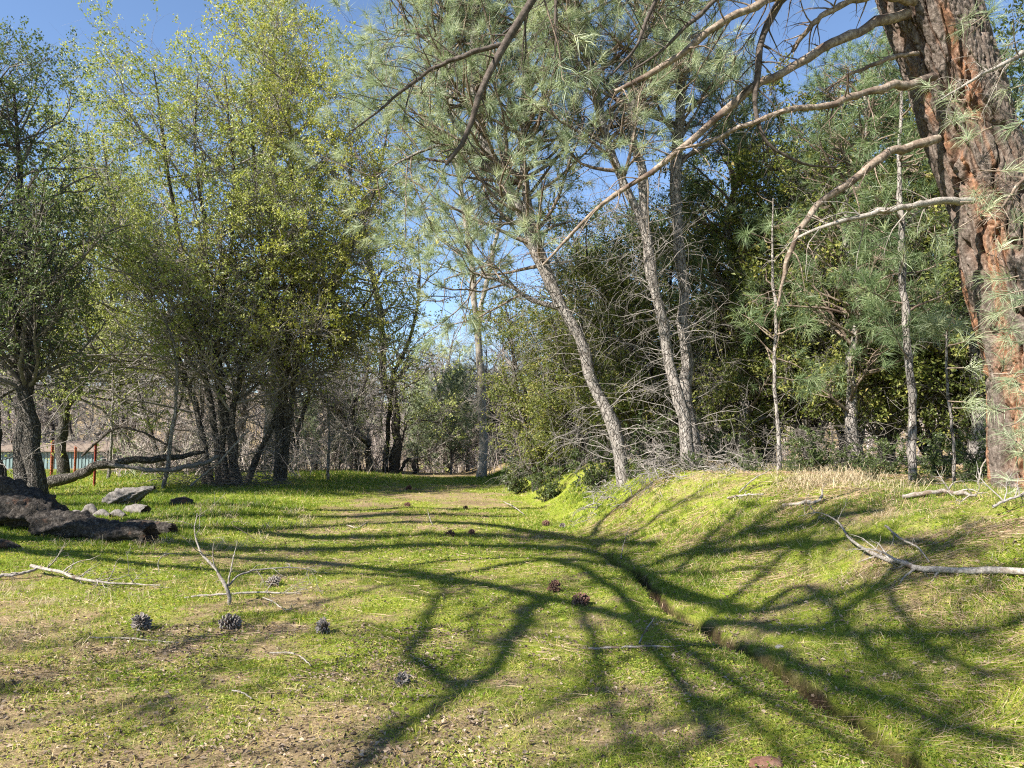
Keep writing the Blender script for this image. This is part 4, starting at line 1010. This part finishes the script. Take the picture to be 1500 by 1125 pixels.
# ------------------------------------------------------------------ logs, stump, boulders of wood on the left
M['log_bark'] = bark_mat('log_bark', (0.012, 0.010, 0.008), (0.038, 0.032, 0.027), (0.12, 0.105, 0.092), (26, 26, 26), 1.0, patch=((0.10, 0.055, 0.036), 5.0, 0.62), dist=0.03)  # very dark brown bark with redder patches
M['weathered'] = bark_mat('weathered', (0.06, 0.052, 0.046), (0.145, 0.13, 0.118), (0.26, 0.24, 0.22), (60, 60, 8), 0.6)
M['cut_wood'] = bark_mat('cut_wood', (0.02, 0.014, 0.011), (0.055, 0.038, 0.03), (0.12, 0.085, 0.065), (30, 30, 30), 0.8)
def log_thing(name, label, cat, path, rad, mat, seed, amp=0.22, sides=40, K=70, endmat='cut_wood', squash=0.85):
    rng = np.random.default_rng(seed); base = np.asarray(path[0], float).copy()
    root = empty(name, base); tag(root, label, cat)
    P = spline(path, K); rr = np.interp(np.linspace(0, 1, K), np.linspace(0, 1, len(rad)), rad)
    V, Q = tubes(P, rr[None], sides)
    th = np.tile(np.arange(sides) / sides, K); kk = np.repeat(np.linspace(0, 1, K), sides); L = np.linalg.norm(np.diff(P, axis=0), axis=1).sum()
    ctr = np.repeat(P, sides, 0)
    f1, f2, cid = worley((th * 11) % 11, kk * L * 7, seed, 11)
    c, s = np.cos(th * 2 * np.pi), np.sin(th * 2 * np.pi)
    nn = fbm(c * 1.6 + seed, s * 1.6 + kk * L * 1.8, 4, 3) - 0.5
    V = ctr + (V - ctr) * (1 + amp * 2 * nn + 0.10 * sstep(0, .25, f2 - f1) - 0.06)[:, None]
    n5 = fbm(th * 26, kk * L * 3.2, 3, 5); fis = sstep(0, .08, np.abs(n5 - .5))
    V = ctr + (V - ctr) * (0.90 + 0.13 * fis + 0.5 * (fbm(c * 4 + 9, s * 4 + kk * L * 5, 3, 1) - .5) * amp / .22 * .6)[:, None]
    jag = (fbm(c * 5 + seed, s * 5, 3, 6) - .5) * rr.mean() * 1.3
    ax_ = nrm(np.gradient(P, axis=0)); w_ = np.exp(-np.minimum(kk, 1 - kk) * K * .25)
    V = V + np.repeat(ax_, sides, 0) * (jag * w_)[:, None]
    V[:, 2] = ctr[:, 2] + (V[:, 2] - ctr[:, 2]) * squash
    mb = MB(); mb.add(V, Q); mb.build('bark', M[mat], root, base)
    # recessed broken ends with a hollow
    for e, sgn in ((0, 1), (K - 1, -1)):
        ring = V[e * sides:(e + 1) * sides]; ax = nrm(P[min(e + 1, K - 1)] - P[max(e - 1, 0)]) * sgn
        c0 = ring.mean(0); m = MB()
        r1 = c0 + (ring - c0) * 0.72 + ax * 0.02; r2 = c0 + (ring - c0) * 0.42 + ax * (0.05 + 0.05 * rng.random((sides, 1)))
        vv = np.vstack([ring, r1, r2, (c0 + ax * 0.14)[None]])
        i = np.arange(sides); j = (i + 1) % sides
        m.add(vv, np.vstack([np.stack([i, j, sides + j, sides + i], -1), np.stack([sides + i, sides + j, 2 * sides + j, 2 * sides + i], -1)]), np.stack([2 * sides + i, 2 * sides + j, np.full(sides, 3 * sides)], -1))
        m.build('broken_end', M[endmat], root, base)
    return root
def g3(px, py, dz): return G(px, py, dz)
def dpt(px, py, Y, dz=0.0):
    p = at(px, py, Y); p[2] = float(height(p[0], Y)) + dz; return p
log_thing('rotten_stump', 'massive dark rotten stump covered in flaking bark at the left edge', 'stump', [dpt(-70, 740, 12.2, .1), dpt(-10, 740, 12.1, .36), dpt(28, 740, 12.0, .38), dpt(62, 740, 11.9, .22), dpt(92, 745, 11.7, .04)], [.36, .44, .40, .32, .22], 'log_bark', 111, .55)
log_thing('fallen_log', 'long dark log lying in the grass against the rotten stump', 'log', [dpt(60, 770, 11.6, .12), dpt(105, 770, 11.4, .16), dpt(160, 775, 11.2, .14), dpt(222, 778, 11.0, .12)], [.24, .21, .20, .17], 'log_bark', 112, .42)
log_thing('fallen_log', 'short dark log end poking out beyond the long dark log', 'log', [dpt(190, 768, 12.0, .10), dpt(225, 764, 11.9, .09), dpt(253, 762, 11.8, .08)], [.13, .12, .11], 'log_bark', 113, .2)
log_thing('weathered_stump', 'pale grey weathered stump slab with a pointed top', 'stump', [dpt(155, 725, 15.6, .02), dpt(176, 722, 15.5, .14), dpt(200, 718, 15.4, .22), dpt(216, 718, 15.3, .32), dpt(226, 724, 15.2, .36)], [.10, .22, .22, .13, .05], 'weathered', 114, .55, squash=0.7)
log_thing('wood_chunk', 'small dark chunk of wood in the tall grass right of the weathered stump', 'wood chunk', [dpt(252, 733, 15.2, .06), dpt(268, 732, 15.2, .08), dpt(283, 732, 15.2, .05)], [.08, .11, .07], 'log_bark', 115, .3, sides=20, K=30)
log_thing('wood_chunk', 'round-ended short grey log piece between the stump and the long dark log', 'wood chunk', [dpt(186, 743, 14.0, .07), dpt(200, 744, 13.9, .09), dpt(214, 745, 13.8, .08)], [.08, .11, .10], 'weathered', 116, .2, sides=20, K=30)
for k, (px, py, Yv, lab) in enumerate([(110, 742, 13.4, 'flat pale wood slab beside the rotten stump'), (132, 738, 13.6, 'pale knobbly wood piece standing up behind the long dark log'), (150, 742, 13.4, 'pale wood sliver behind the middle of the long dark log'), (172, 742, 13.4, 'pale wood scrap nearest the short grey log piece'), (100, 748, 13.0, 'pale bark shard leaning on the rotten stump base')]):
    log_thing('wood_chunk', lab, 'wood chunk', [dpt(px - 11, py, Yv, .03), dpt(px, py, Yv - .05, .09 if k != 1 else .18), dpt(px + 11, py, Yv - .1, .04)], [.05, .08, .05], 'weathered', 117 + k, .4, sides=16, K=24, endmat='weathered')
for k, (px, py, Yv, lab) in enumerate([(12, 832, 9.2, 'pale splintered wood piece at the left edge above the dead branch'), (42, 798, 10.4, 'dark sunken wood piece in shaded grass below the stump')]):
    log_thing('wood_chunk', lab, 'wood chunk', [dpt(px - 25, 0, Yv, .02), dpt(px, 0, Yv, .06), dpt(px + 25, 0, Yv, .02)], [.04, .07, .03], 'weathered' if k == 0 else 'log_bark', 131 + k, .4, sides=16, K=24)

# ------------------------------------------------------------------ dead branches on the ground
def branch_thing(name, label, cat, path, rad, seed, mat='dead_wood', side=10, sideL=0.4, up=0.15, K=30, sides=7, twig2=3):
    rng = np.random.default_rng(seed); path = np.asarray(path, float); base = path[0].copy()
    mb = MB(); P, r = rough_tube(mb, rng, path, np.array(rad), K, sides, .15, (2, 8))
    if side:
        pos, d, rd, t, i = sprout(rng, P[None], r[None], side, .15, 1, 30, 75, up=up)
        L = sideL * rng.uniform(.3, 1.1, side)
        T = grow(rng, pos, d, L, 8, .17, 0, .12); T[:, :, 2] = np.maximum(T[:, :, 2], height(T[:, :, 0], T[:, :, 1]) + .006)
        Tr = taper(np.clip(rd * .55, .002, .012), np.full(side, .0016), 8, side); add_tubes(mb, T, Tr, 5)
        if twig2:
            n = side * twig2
            pos, d, rd, t, i = sprout(rng, T, Tr, n, .3, 1, 30, 70, up=up * .5)
            U = grow(rng, pos, d, sideL * .4 * rng.uniform(.3, 1, n), 5, .2, 0, .1); U[:, :, 2] = np.maximum(U[:, :, 2], height(U[:, :, 0], U[:, :, 1]) + .005)
            add_tubes(mb, U, taper(np.clip(rd * .6, .0014, .006), np.full(n, .001), 5, n), 4)
    o = mb.build(name, M[mat], None, base)
    tag(o, label, cat)
    return o
def gp(pts, dz=0.012): return np.array([G(p[0], p[1], p[2] if len(p) > 2 else dz) for p in pts])
branch_thing('dead_branch', 'long pale dead branch with curling twigs lying left of the upright forked branch', 'branch', gp([(45, 842, .10), (75, 848, .10), (115, 856, .06), (150, 860, .05), (190, 861, .04), (235, 862, .03)]), [.020, .018, .015, .011, .006], 201, side=17, sideL=.5, up=.3)
branch_thing('dead_branch', 'straight pale stick entering from the left edge', 'branch', gp([(-30, 850, .03), (0, 849, .04), (35, 848, .06), (60, 843, .10)]), [.022, .02, .018, .014], 202, side=3, sideL=.2)
# upright forked branch: rises from the grass
b0 = G(336, 886, 0.0); Yb = b0[1]
branch_thing('dead_branch', 'pale forked dead branch standing upright in the grass', 'branch', [b0, at(334, 866, Yb - .02), at(322, 845, Yb), at(305, 822, Yb + .05), at(290, 800, Yb + .1), at(285, 775, Yb + .12), at(289, 752, Yb + .15)], [.018, .017, .013, .011, .009, .006, .003], 203, side=6, sideL=.35, up=.2)
branch_thing('dead_branch', 'thin straight prong rising right of the upright forked branch', 'branch', [at(333, 862, Yb), at(337, 840, Yb), at(341, 822, Yb + .02), at(345, 804, Yb + .04)], [.010, .008, .006, .004], 204, side=2, sideL=.12)
branch_thing('dead_branch', 'arched grey branch sweeping right behind the upright fork', 'branch', [at(335, 858, Yb + .05), at(350, 843, Yb + .15), at(375, 835, Yb + .3), at(410, 832, Yb + .4), at(440, 832, Yb + .5), at(462, 838, Yb + .5)], [.009, .008, .007, .006, .003], 205, side=8, sideL=.3, mat='grey_twig')
branch_thing('dead_branch', 'straight grey branch lying flat across the foot of the upright fork', 'branch', gp([(270, 879, .02), (310, 876, .03), (340, 874, .03), (390, 873, .03), (440, 872, .02)]), [.010, .012, .012, .009, .004], 206, side=6, sideL=.25)
branch_thing('dead_branch', 'arched thin twig above the grass left of the upright fork', 'branch', [G(233, 838, 0), at(232, 822, G(233, 838)[1]), at(243, 812, G(233, 838)[1]), at(262, 810, G(233, 838)[1] + .05)], [.006, .006, .005, .003], 207, side=3, sideL=.15)
# the right-hand bank
branch_thing('dead_branch', 'long mottled grey branch lying along the right bank', 'branch', gp([(1510, 850, .05), (1440, 846, .05), (1370, 845, .05), (1330, 838, .05), (1285, 822, .05), (1245, 802, .08), (1225, 785, .15), (1200, 772, .15), (1170, 768, .08)]), [.026, .026, .023, .018, .014, .011, .007, .004], 210, side=18, sideL=.45, mat='dead_wood')
branch_thing('stick', 'bare pale stick above the long grey branch on the bank', 'stick', gp([(1298, 790, .12), (1320, 803, .08), (1345, 813, .06), (1362, 830, .03)]), [.011, .010, .009, .005], 211, side=2, sideL=.15)
branch_thing('stick', 'short thick pale stick with a dark hooked end on the bank', 'stick', gp([(1147, 744, .03), (1170, 742, .04), (1195, 741, .04), (1203, 738, .06), (1205, 731, .12)]), [.020, .022, .020, .012, .006], 212, side=1, sideL=.1)
branch_thing('dead_branch', 'pale dead branch below the slim young pine with an upright twig', 'branch', gp([(1322, 734, .04), (1360, 729, .05), (1390, 728, .05), (1430, 733, .04)]), [.024, .024, .022, .01], 213, side=9, sideL=.4, up=.4)
branch_thing('stick', 'pale bent twig leaning up beside the huge pine', 'stick', [G(1432, 712, 0), at(1436, 692, 9.3), at(1440, 680, 9.3), at(1449, 667, 9.3)], [.010, .010, .009, .006], 214, side=0)
branch_thing('stick', 'slanting pale stick leaning on the bank below the crooked sapling', 'stick', gp([(1083, 728, .06), (1100, 716, .10), (1128, 703, .14)]), [.010, .009, .005], 215, side=2, sideL=.2)
branch_thing('stick', 'pale stick lying at the top of the bank left of the crooked sapling', 'stick', gp([(1066, 734, .04), (1090, 731, .05), (1118, 728, .04)]), [.016, .015, .010], 216, side=3, sideL=.3)
branch_thing('stick', 'small white upturned stick beside the ditch on the bank', 'stick', gp([(910, 822, .03), (913, 810, .10), (919, 798, .16), (923, 793, .2)]), [.006, .006, .005, .003], 217, side=0)
branch_thing('stick', 'straight stick with a short prong lying across the shadow in the middle foreground', 'stick', gp([(862, 954, .02), (900, 955, .03), (940, 953, .03), (985, 952, .02)]), [.008, .009, .008, .004], 218, side=2, sideL=.12)
branch_thing('stick', 'short slanting white prong on the middle foreground stick', 'stick', gp([(936, 949, .03), (945, 939, .07), (958, 929, .12)]), [.005, .006, .004], 219, side=0)
branch_thing('stick', 'curved bleached twig in the leaf litter below the broken cone', 'stick', gp([(395, 961, .02), (425, 961, .02), (440, 966, .02), (456, 980, .02)]), [.006, .007, .006, .004], 220, side=0)
branch_thing('stick', 'short pale twig among dry leaves in the lower left', 'stick', gp([(340, 1016, .02), (355, 1020, .02), (369, 1029, .02)]), [.005, .005, .004], 221, side=0)
branch_thing('stick', 'long thin grey stick left of the two near cones', 'stick', gp([(130, 938, .02), (180, 939, .02), (230, 943, .02), (262, 946, .02)]), [.005, .006, .005, .003], 222, side=2, sideL=.12)
branch_thing('stick', 'pale slanting stick right of the track middle', 'stick', gp([(738, 740, .08), (752, 746, .06), (768, 756, .03)]), [.012, .012, .007], 223, side=0)
branch_thing('stick', 'thin upright stick in the middle of the track', 'stick', [G(634, 770, 0), at(630, 760, G(634, 770)[1]), at(626, 746, G(634, 770)[1])], [.010, .009, .005], 224, side=0)
branch_thing('stick', 'bleached curved stick lying in the band of shade left of the track middle', 'stick', gp([(508, 772, .03), (525, 775, .03), (540, 768, .06)]), [.010, .012, .006], 225, side=0)
branch_thing('stick', 'thin twig between the lone near cones and the flat branch', 'stick', gp([(385, 880, .03), (400, 885, .02), (420, 897, .02), (435, 890, .04)]), [.006, .007, .006, .003], 226, side=2, sideL=.15)
branch_thing('stick', 'dark bent twig standing in grass above the flat branches', 'stick', [G(375, 790, 0), at(340, 768, G(375, 790)[1]), at(350, 764, G(375, 790)[1]), at(362, 769, G(375, 790)[1])], [.006, .006, .005, .003], 227, side=1, sideL=.2, mat='dark_limb')
branch_thing('stick', 'small grey branch at the far right edge of the bank', 'stick', gp([(1455, 760, .1), (1480, 752, .12), (1510, 745, .14)]), [.012, .011, .01], 228, side=10, sideL=.5, mat='grey_twig')
# the arched fallen limb under the oaks
branch_thing('fallen_limb', 'thick dark fallen limb arching from the grass towards the many-stemmed oak', 'limb', [dpt(86, 0, 20.0, .02), at(112, 697, 20.0), at(135, 684, 20.0), at(165, 680, 20.0), at(210, 672, 20.2), at(260, 668, 20.5), at(300, 662, 20.8)], [.16, .14, .12, .10, .08, .05], 230, mat='oak_bark', side=8, sideL=1.2, sides=12)
branch_thing('fallen_limb', 'thin dark limb looping high above the arched fallen limb', 'limb', [at(120, 668, 20.5), at(145, 645, 20.5), at(172, 627, 20.5), at(205, 632, 20.6), at(232, 645, 20.8), at(265, 662, 21)], [.03, .035, .035, .03, .03], 231, mat='dark_limb', side=6, sideL=1.0)
branch_thing('fallen_limb', 'pale grey fallen limb lying below the arched limb', 'limb', [at(160, 681, 19.6), at(200, 686, 19.6), at(250, 688, 19.8), at(300, 677, 20.2), at(320, 668, 20.5)], [.05, .055, .06, .06, .05], 232, mat='weathered', side=6, sideL=.8)
branch_thing('fallen_limb', 'slanting pale dead stem resting on the oak base', 'limb', [dpt(300, 0, 20.5, .02), at(322, 676, 20.6), at(345, 650, 20.8), at(365, 630, 21)], [.03, .028, .025, .015], 233, side=4, sideL=.6)
# brush pile between the pines
def brush(name, label, px0, px1, py, Y, h, n, seed, mat='grey_twig', L=1.1):
    rng = np.random.default_rng(seed); mb = MB()
    c = at((px0 + px1) / 2, py, Y); W = (px1 - px0) / F * Y / 2
    x = c[0] + rng.normal(0, W * .5, n); y = Y + rng.normal(0, .5, n)
    z = height(x, y) + rng.random(n) ** 1.6 * h * np.exp(-((x - c[0]) / W) ** 2)
    D = rng.normal(0, 1, (n, 3)); D[:, 2] *= .35
    A = grow(rng, np.stack([x, y, z], -1), D, L * rng.uniform(.4, 1.2, n), 7, .2, 0, .12); A[:, :, 2] = np.maximum(A[:, :, 2], height(A[:, :, 0], A[:, :, 1]))
    Ar = taper(rng.uniform(.004, .012, n), np.full(n, .002), 7, n); add_tubes(mb, A, Ar, 4)
    pos, d, rd, t, i = sprout(rng, A, Ar, n * 4, .2, 1, 30, 75)
    B = grow(rng, pos, d, L * .4 * rng.uniform(.3, 1, n * 4), 5, .22, 0, .1); add_tubes(mb, B, taper(np.full(n * 4, .0035), np.full(n * 4, .0018), 5, n * 4), 3)
    base = np.array([c[0], Y, float(height(c[0], Y))])
    tag(mb.build(name, M[mat], None, base), label, 'brush pile')
brush('brush_pile', 'heap of bleached grey twigs between the leaning and slanting pines', 925, 1000, 660, 13.0, .55, 130, 241, L=.6)
brush('brush_pile', 'tangle of dead twigs under the leaning pine on its left', 855, 900, 670, 14.0, .35, 55, 242, L=.5)
brush('brush_pile', 'dead twigs and sticks heaped right of the pine pair', 1025, 1110, 680, 12.6, .35, 90, 243, L=.7)
brush('brush_pile', 'low dark tangle of brush in the hollow of the thicket', 1130, 1300, 660, 13.2, .8, 160, 244, 'twig_brown')
brush('brush_pile', 'thin brush at the foot of the many-stemmed oak', 240, 420, 690, 21.5, .7, 200, 245, 'twig_brown', 1.5)

# ------------------------------------------------------------------ pine cones
M['cone_grey'] = bark_mat('cone_grey', (0.09, 0.072, 0.06), (0.20, 0.172, 0.152), (0.36, 0.325, 0.30), (30, 30, 30), 0.3)
M['cone_core'] = bark_mat('cone_core', (0.03, 0.02, 0.014), (0.06, 0.04, 0.03), (0.10, 0.07, 0.05), (40, 40, 40), 0.3)
M['cone_red'] = bark_mat('cone_red', (0.06, 0.03, 0.022), (0.15, 0.08, 0.058), (0.27, 0.17, 0.13), (30, 30, 30), 0.3)
def cone_meshes(n=84, cut=0.0, seed=1):
    rng = np.random.default_rng(seed); H, W = 0.16, 0.066
    mb = MB()
    k = np.arange(n); t = (k + .5) / n; ph = k * 2.39996
    prof = lambda u: np.sin(np.pi * np.clip(u * .86 + .12, 0, 1)) ** .7
    for j in range(n):
        if t[j] < cut: continue
        u, p = t[j], ph[j]; r = W * prof(u); out = np.array([math.cos(p), math.sin(p), 0]); tanv = np.array([-math.sin(p), math.cos(p), 0])
        if rng.random() < .06: continue
        p += rng.normal(0, .10); out = np.array([math.cos(p), math.sin(p), 0]); tanv = np.array([-math.sin(p), math.cos(p), 0])
        el = -0.45 + 1.3 * u + rng.normal(0, .16); d = out * math.cos(el) + np.array([0, 0, 1]) * math.sin(el); nrmv = np.cross(tanv, d) * -1
        c = out * r * .55 + np.array([0, 0, H * u]); Ls = .052 * (.6 + .5 * prof(u)) * rng.uniform(.75, 1.15); wd = .028 * (.55 + .6 * prof(u)); th = .007
        pts = []
        for (l, w_, h_) in ((0, .35, .6), (.62, 1, 1), (.86, .8, 1.5)):
            b = c + d * Ls * l
            pts += [b - tanv * wd * w_ * .5 + nrmv * th * -.5 * h_, b + tanv * wd * w_ * .5 + nrmv * th * -.5 * h_, b + tanv * wd * w_ * .5 + nrmv * th * .5 * h_, b - tanv * wd * w_ * .5 + nrmv * th * .5 * h_]
        pts.append(c + d * Ls * 1.08 + np.array([0, 0, .009]))
        q = []
        for s in (0, 4):
            for e in range(4): q.append([s + e, s + (e + 1) % 4, s + 4 + (e + 1) % 4, s + 4 + e])
        mb.add(np.array(pts), q, [[8 + e, 8 + (e + 1) % 4, 12] for e in range(4)], a=rng.random())
    core = MB(); zz = np.linspace(.01 + H * cut, H * .97, 12)
    rr = W * prof(zz / H) * .62; core.add(*tubes(np.stack([zz * 0, zz * 0, zz], -1), rr[None], 12))
    core.add(np.array([[0, 0, zz[0]], *[(rr[0] * math.cos(a), rr[0] * math.sin(a), zz[0]) for a in np.linspace(0, 6.283, 13)]]), None, [[0, i + 1, i] for i in range(1, 13)])
    return mb, core
cone_sets = []
for cutv, sd in ((0, 1), (.45, 2)):
    a, c = cone_meshes(84, cutv, sd); cone_sets.append((a.mesh('scales', M['cone_grey'], smooth=False), c.mesh('core', M['cone_core'])))
a, c = cone_meshes(76, 0, 3); cone_sets.append((a.mesh('scales', M['cone_red'], smooth=False), c.mesh('core', M['cone_core'])))
def cone(px, py, kind, sc, tilt, rot, label, group=None):
    p = G(px, py)
    r = empty('pine_cone', (p[0], p[1], p[2] + .052 * sc)); r.rotation_euler = (tilt, 0.25 * math.sin(px), rot); r.scale = (sc * (1 + .12 * math.sin(px * 3.1)), sc * (1 + .10 * math.cos(py * 1.7)), sc * (1 + .14 * math.sin(py)))
    for nm, me in zip(('scales', 'core'), cone_sets[kind]):
        o = bpy.data.objects.new(nm, me); COL.objects.link(o); o.parent = r; o.location = (0, 0, -.09)
    tag(r, label, 'pine cone', group)
GC = 'pine cones on the grass'
cone(206, 922, 0, .98, .5, .6, 'large round grey pine cone, leftmost on the grass', GC)
cone(338, 920, 0, .82, 1.35, 1.5, 'grey pine cone on its side below the upright forked branch', GC)
cone(401, 859, 0, .85, .9, 2.4, 'grey pine cone beside the arched branch behind the nearer cones', GC)
cone(476, 927, 1, .85, 1.5, -.6, 'half-eaten pine cone with reddish core right of the other near cones', GC)
cone(812, 867, 2, .85, .4, .2, 'reddish brown pine cone upright in the middle of the limb shadows', GC)
cone(852, 886, 2, .8, 1.4, 2.0, 'brown flattened pine cone lying in the shade right of the reddish one', GC)
cone(590, 1004, 1, .62, 1.2, .4, 'small dark cone fragment in the lower middle of the grass', GC)
cone(599, 718, 2, 1.05, 1.2, .4, 'dark cone in the far bare patch of the track', GC)
cone(597, 742, 2, .7, 1.4, 1.2, 'dark cone in the sunlit middle of the far track', GC)
cone(682, 746, 2, .6, .8, 2.2, 'dark cone in the far shadow band right of centre', GC)
cone(660, 786, 2, .75, 1.4, .9, 'brown cone lying flat in the nearer shadow band', GC)
cone(691, 783, 2, .65, .9, .1, 'brown cone just right of the one lying flat', GC)
cone(800, 770, 2, .75, 1.3, 1.9, 'reddish cone at the right side of the track by the bank', GC)
cone(824, 773, 0, .6, 1.3, .3, 'pale cone next to the reddish cone by the bank', GC)

# reddish stone at the bottom and two more by the ditch
M['stone'] = bark_mat('stone', (0.08, 0.04, 0.028), (0.20, 0.105, 0.07), (0.31, 0.19, 0.135), (16, 16, 16), 0.5, patch=((0.35, 0.27, 0.22), 6, .6))
M['stone_grey'] = bark_mat('stone_grey', (0.13, 0.12, 0.11), (0.28, 0.26, 0.24), (0.42, 0.40, 0.37), (20, 20, 20), 0.5)
def stone(px, py, s, seed, label, mat='stone'):
    rng = np.random.default_rng(seed); p = G(px, py)
    u, v = np.meshgrid(np.linspace(0, 2 * np.pi, 25)[:-1], np.linspace(0, np.pi, 14)); d = np.stack([np.cos(u) * np.sin(v), np.sin(u) * np.sin(v), np.cos(v)], -1)
    q = np.sign(d) * np.abs(d) ** .7
    r = 1 + .5 * (fbm(d[..., 0] * 1.5 + seed + d[..., 2], d[..., 1] * 1.5 + seed, 4, 2) - .5)
    V = (q * r[..., None] * s).reshape(-1, 3); n = 24
    Q = [[k * n + i, k * n + (i + 1) % n, (k + 1) * n + (i + 1) % n, (k + 1) * n + i] for k in range(13) for i in range(n)]
    mb = MB(); mb.add(V + p, Q); tag(mb.build('stone', M[mat], None, p), label, 'stone')
stone(1122, 1122, np.array([.085, .05, .035]), 3, 'flat reddish stone at the bottom of the picture')
stone(1142, 948, np.array([.03, .02, .015]), 7, 'small pale stone in the grass right of the ditch', 'stone_grey')

# ------------------------------------------------------------------ shed, posts and red box at the left
def panel_mat():
    m, n, b = new_mat('teal_sheet'); b.inputs['Base Color'].default_value = (0.36, 0.50, 0.50, 1); b.inputs['Roughness'].default_value = .55
    tc = n.nodes.new('ShaderNodeTexCoord'); no = n.nodes.new('ShaderNodeTexNoise'); no.inputs['Scale'].default_value = 1.4; no.inputs['Detail'].default_value = 6
    n.links.new(tc.outputs['Object'], no.inputs[0]); r = ramp(n, [(.3, (.11, .17, .17)), (.7, (.17, .24, .235))]); n.links.new(no.outputs['Fac'], r.inputs[0]); n.links.new(r.outputs[0], b.inputs['Base Color'])
    return m
M['teal'] = panel_mat()
M['rust'] = bark_mat('rust', (0.16, 0.045, 0.025), (0.34, 0.10, 0.055), (0.48, 0.19, 0.11), (9, 9, 9), .2)
M['red_paint'] = bark_mat('red_paint', (0.16, 0.035, 0.024), (0.25, 0.05, 0.033), (0.33, 0.085, 0.055), (6, 6, 6), .05)
M['white_paint'] = bark_mat('white_paint', (0.6, 0.58, 0.54), (0.72, 0.70, 0.66), (0.8, 0.78, 0.75), (6, 6, 6), .05)
def box(mb, lo, hi):
    x0, y0, z0 = lo; x1, y1, z1 = hi
    v = [(x0, y0, z0), (x1, y0, z0), (x1, y1, z0), (x0, y1, z0), (x0, y0, z1), (x1, y0, z1), (x1, y1, z1), (x0, y1, z1)]
    mb.add(np.array(v), [[0, 3, 2, 1], [4, 5, 6, 7], [0, 1, 5, 4], [1, 2, 6, 5], [2, 3, 7, 6], [3, 0, 4, 7]])
def build_shed():
    Y = 38.0; x0, x1 = at(-30, 680, Y)[0], at(152, 680, Y)[0]
    zb, zt = at(0, 712, Y)[2], at(0, 662, Y)[2]
    zg = min(float(height(x0, Y)), float(height(x1, Y)), float(height((x0 + x1) / 2, Y + 2)))
    base = np.array([(x0 + x1) / 2, Y, zg]); root = empty('metal_shed', base); tag(root, 'pale teal metal shed with ribbed walls behind the left oaks', 'shed')
    n = 12; wp = (x1 - x0) / n
    for k in range(n):
        mb = MB(); xs = x0 + k * wp; box(mb, (xs, Y, zg - .2), (xs + wp - .012, Y + .06, zt))
        for e in range(3): box(mb, (xs + .06 + e * wp / 3, Y - .028, zg - .2), (xs + .10 + e * wp / 3, Y - .002, zt))
        mb.build('panel', M['teal'], root, base, smooth=False)
    mb = MB(); box(mb, (x0, Y + .08, zg - .2), (x0 + .06, Y + 4, zt)); box(mb, (x1 - .06, Y + .08, zg - .2), (x1, Y + 4, zt)); box(mb, (x0, Y + 4.02, zg - .2), (x1, Y + 4.08, zt)); mb.build('side_wall', M['teal'], root, base, smooth=False)
    mb = MB(); v = np.array([(x0 - .2, Y - .25, zt + .01), (x1 + .2, Y - .25, zt + .01), (x1 + .2, Y + 4.3, zt + .5), (x0 - .2, Y + 4.3, zt + .5)]); v2 = v + [0, 0, .06]
    mb.add(np.vstack([v, v2]), [[0, 3, 2, 1], [4, 5, 6, 7], [0, 1, 5, 4], [1, 2, 6, 5], [2, 3, 7, 6], [3, 0, 4, 7]]); mb.build('roof', M['limb_bark'], root, base, smooth=False)
build_shed()
def post(px, py0, py1, Y, r, label, mat='rust'):
    p = at(px, py0, Y); p[2] = min(p[2], float(height(p[0], Y))) - .1; q = at(px, py1, Y)
    root = empty('steel_post', p); tag(root, label, 'post', 'steel fence posts')
    mb = MB(); h = q[2] - p[2]
    box(mb, (-r, -r * .25, 0), (r, r * .25, h)); box(mb, (-r * .22, -r * 1.3, 0), (r * .22, -r * .27, h)); mb.build('shaft', M[mat], root, smooth=False)
    st = MB()
    for k in range(int(h / .09)): box(st, (-r * .45, -r * 1.55, .12 + k * .09), (r * .45, -r * 1.32, .15 + k * .09))
    st.build('studs', M[mat], root, smooth=False)
post(138, 712, 650, 21.0, .032, 'bright red steel fence post crossing the arched fallen limb', 'red_paint')
post(109, 705, 655, 26.0, .04, 'rusty steel fence post left of the bright red post')
post(75, 704, 645, 26.5, .05, 'rusty steel fence post right of the leaning oak trunks')
post(28, 700, 650, 27.0, .05, 'rusty steel fence post left of the leaning oak trunks')
p = dpt(67, 0, 28.0); rb = empty('red_box', p); tag(rb, 'small red metal box with a pale lid beside the teal shed', 'box')
mb = MB(); box(mb, (-.17, -.15, 0.0), (.17, .15, .42)); box(mb, (-.19, -.17, .10), (.19, .17, .13)); mb.build('body', M['red_paint'], rb, smooth=False)
mb = MB(); box(mb, (-.14, -.13, .425), (.14, .13, .52)); mb.build('lid', M['white_paint'], rb, smooth=False)
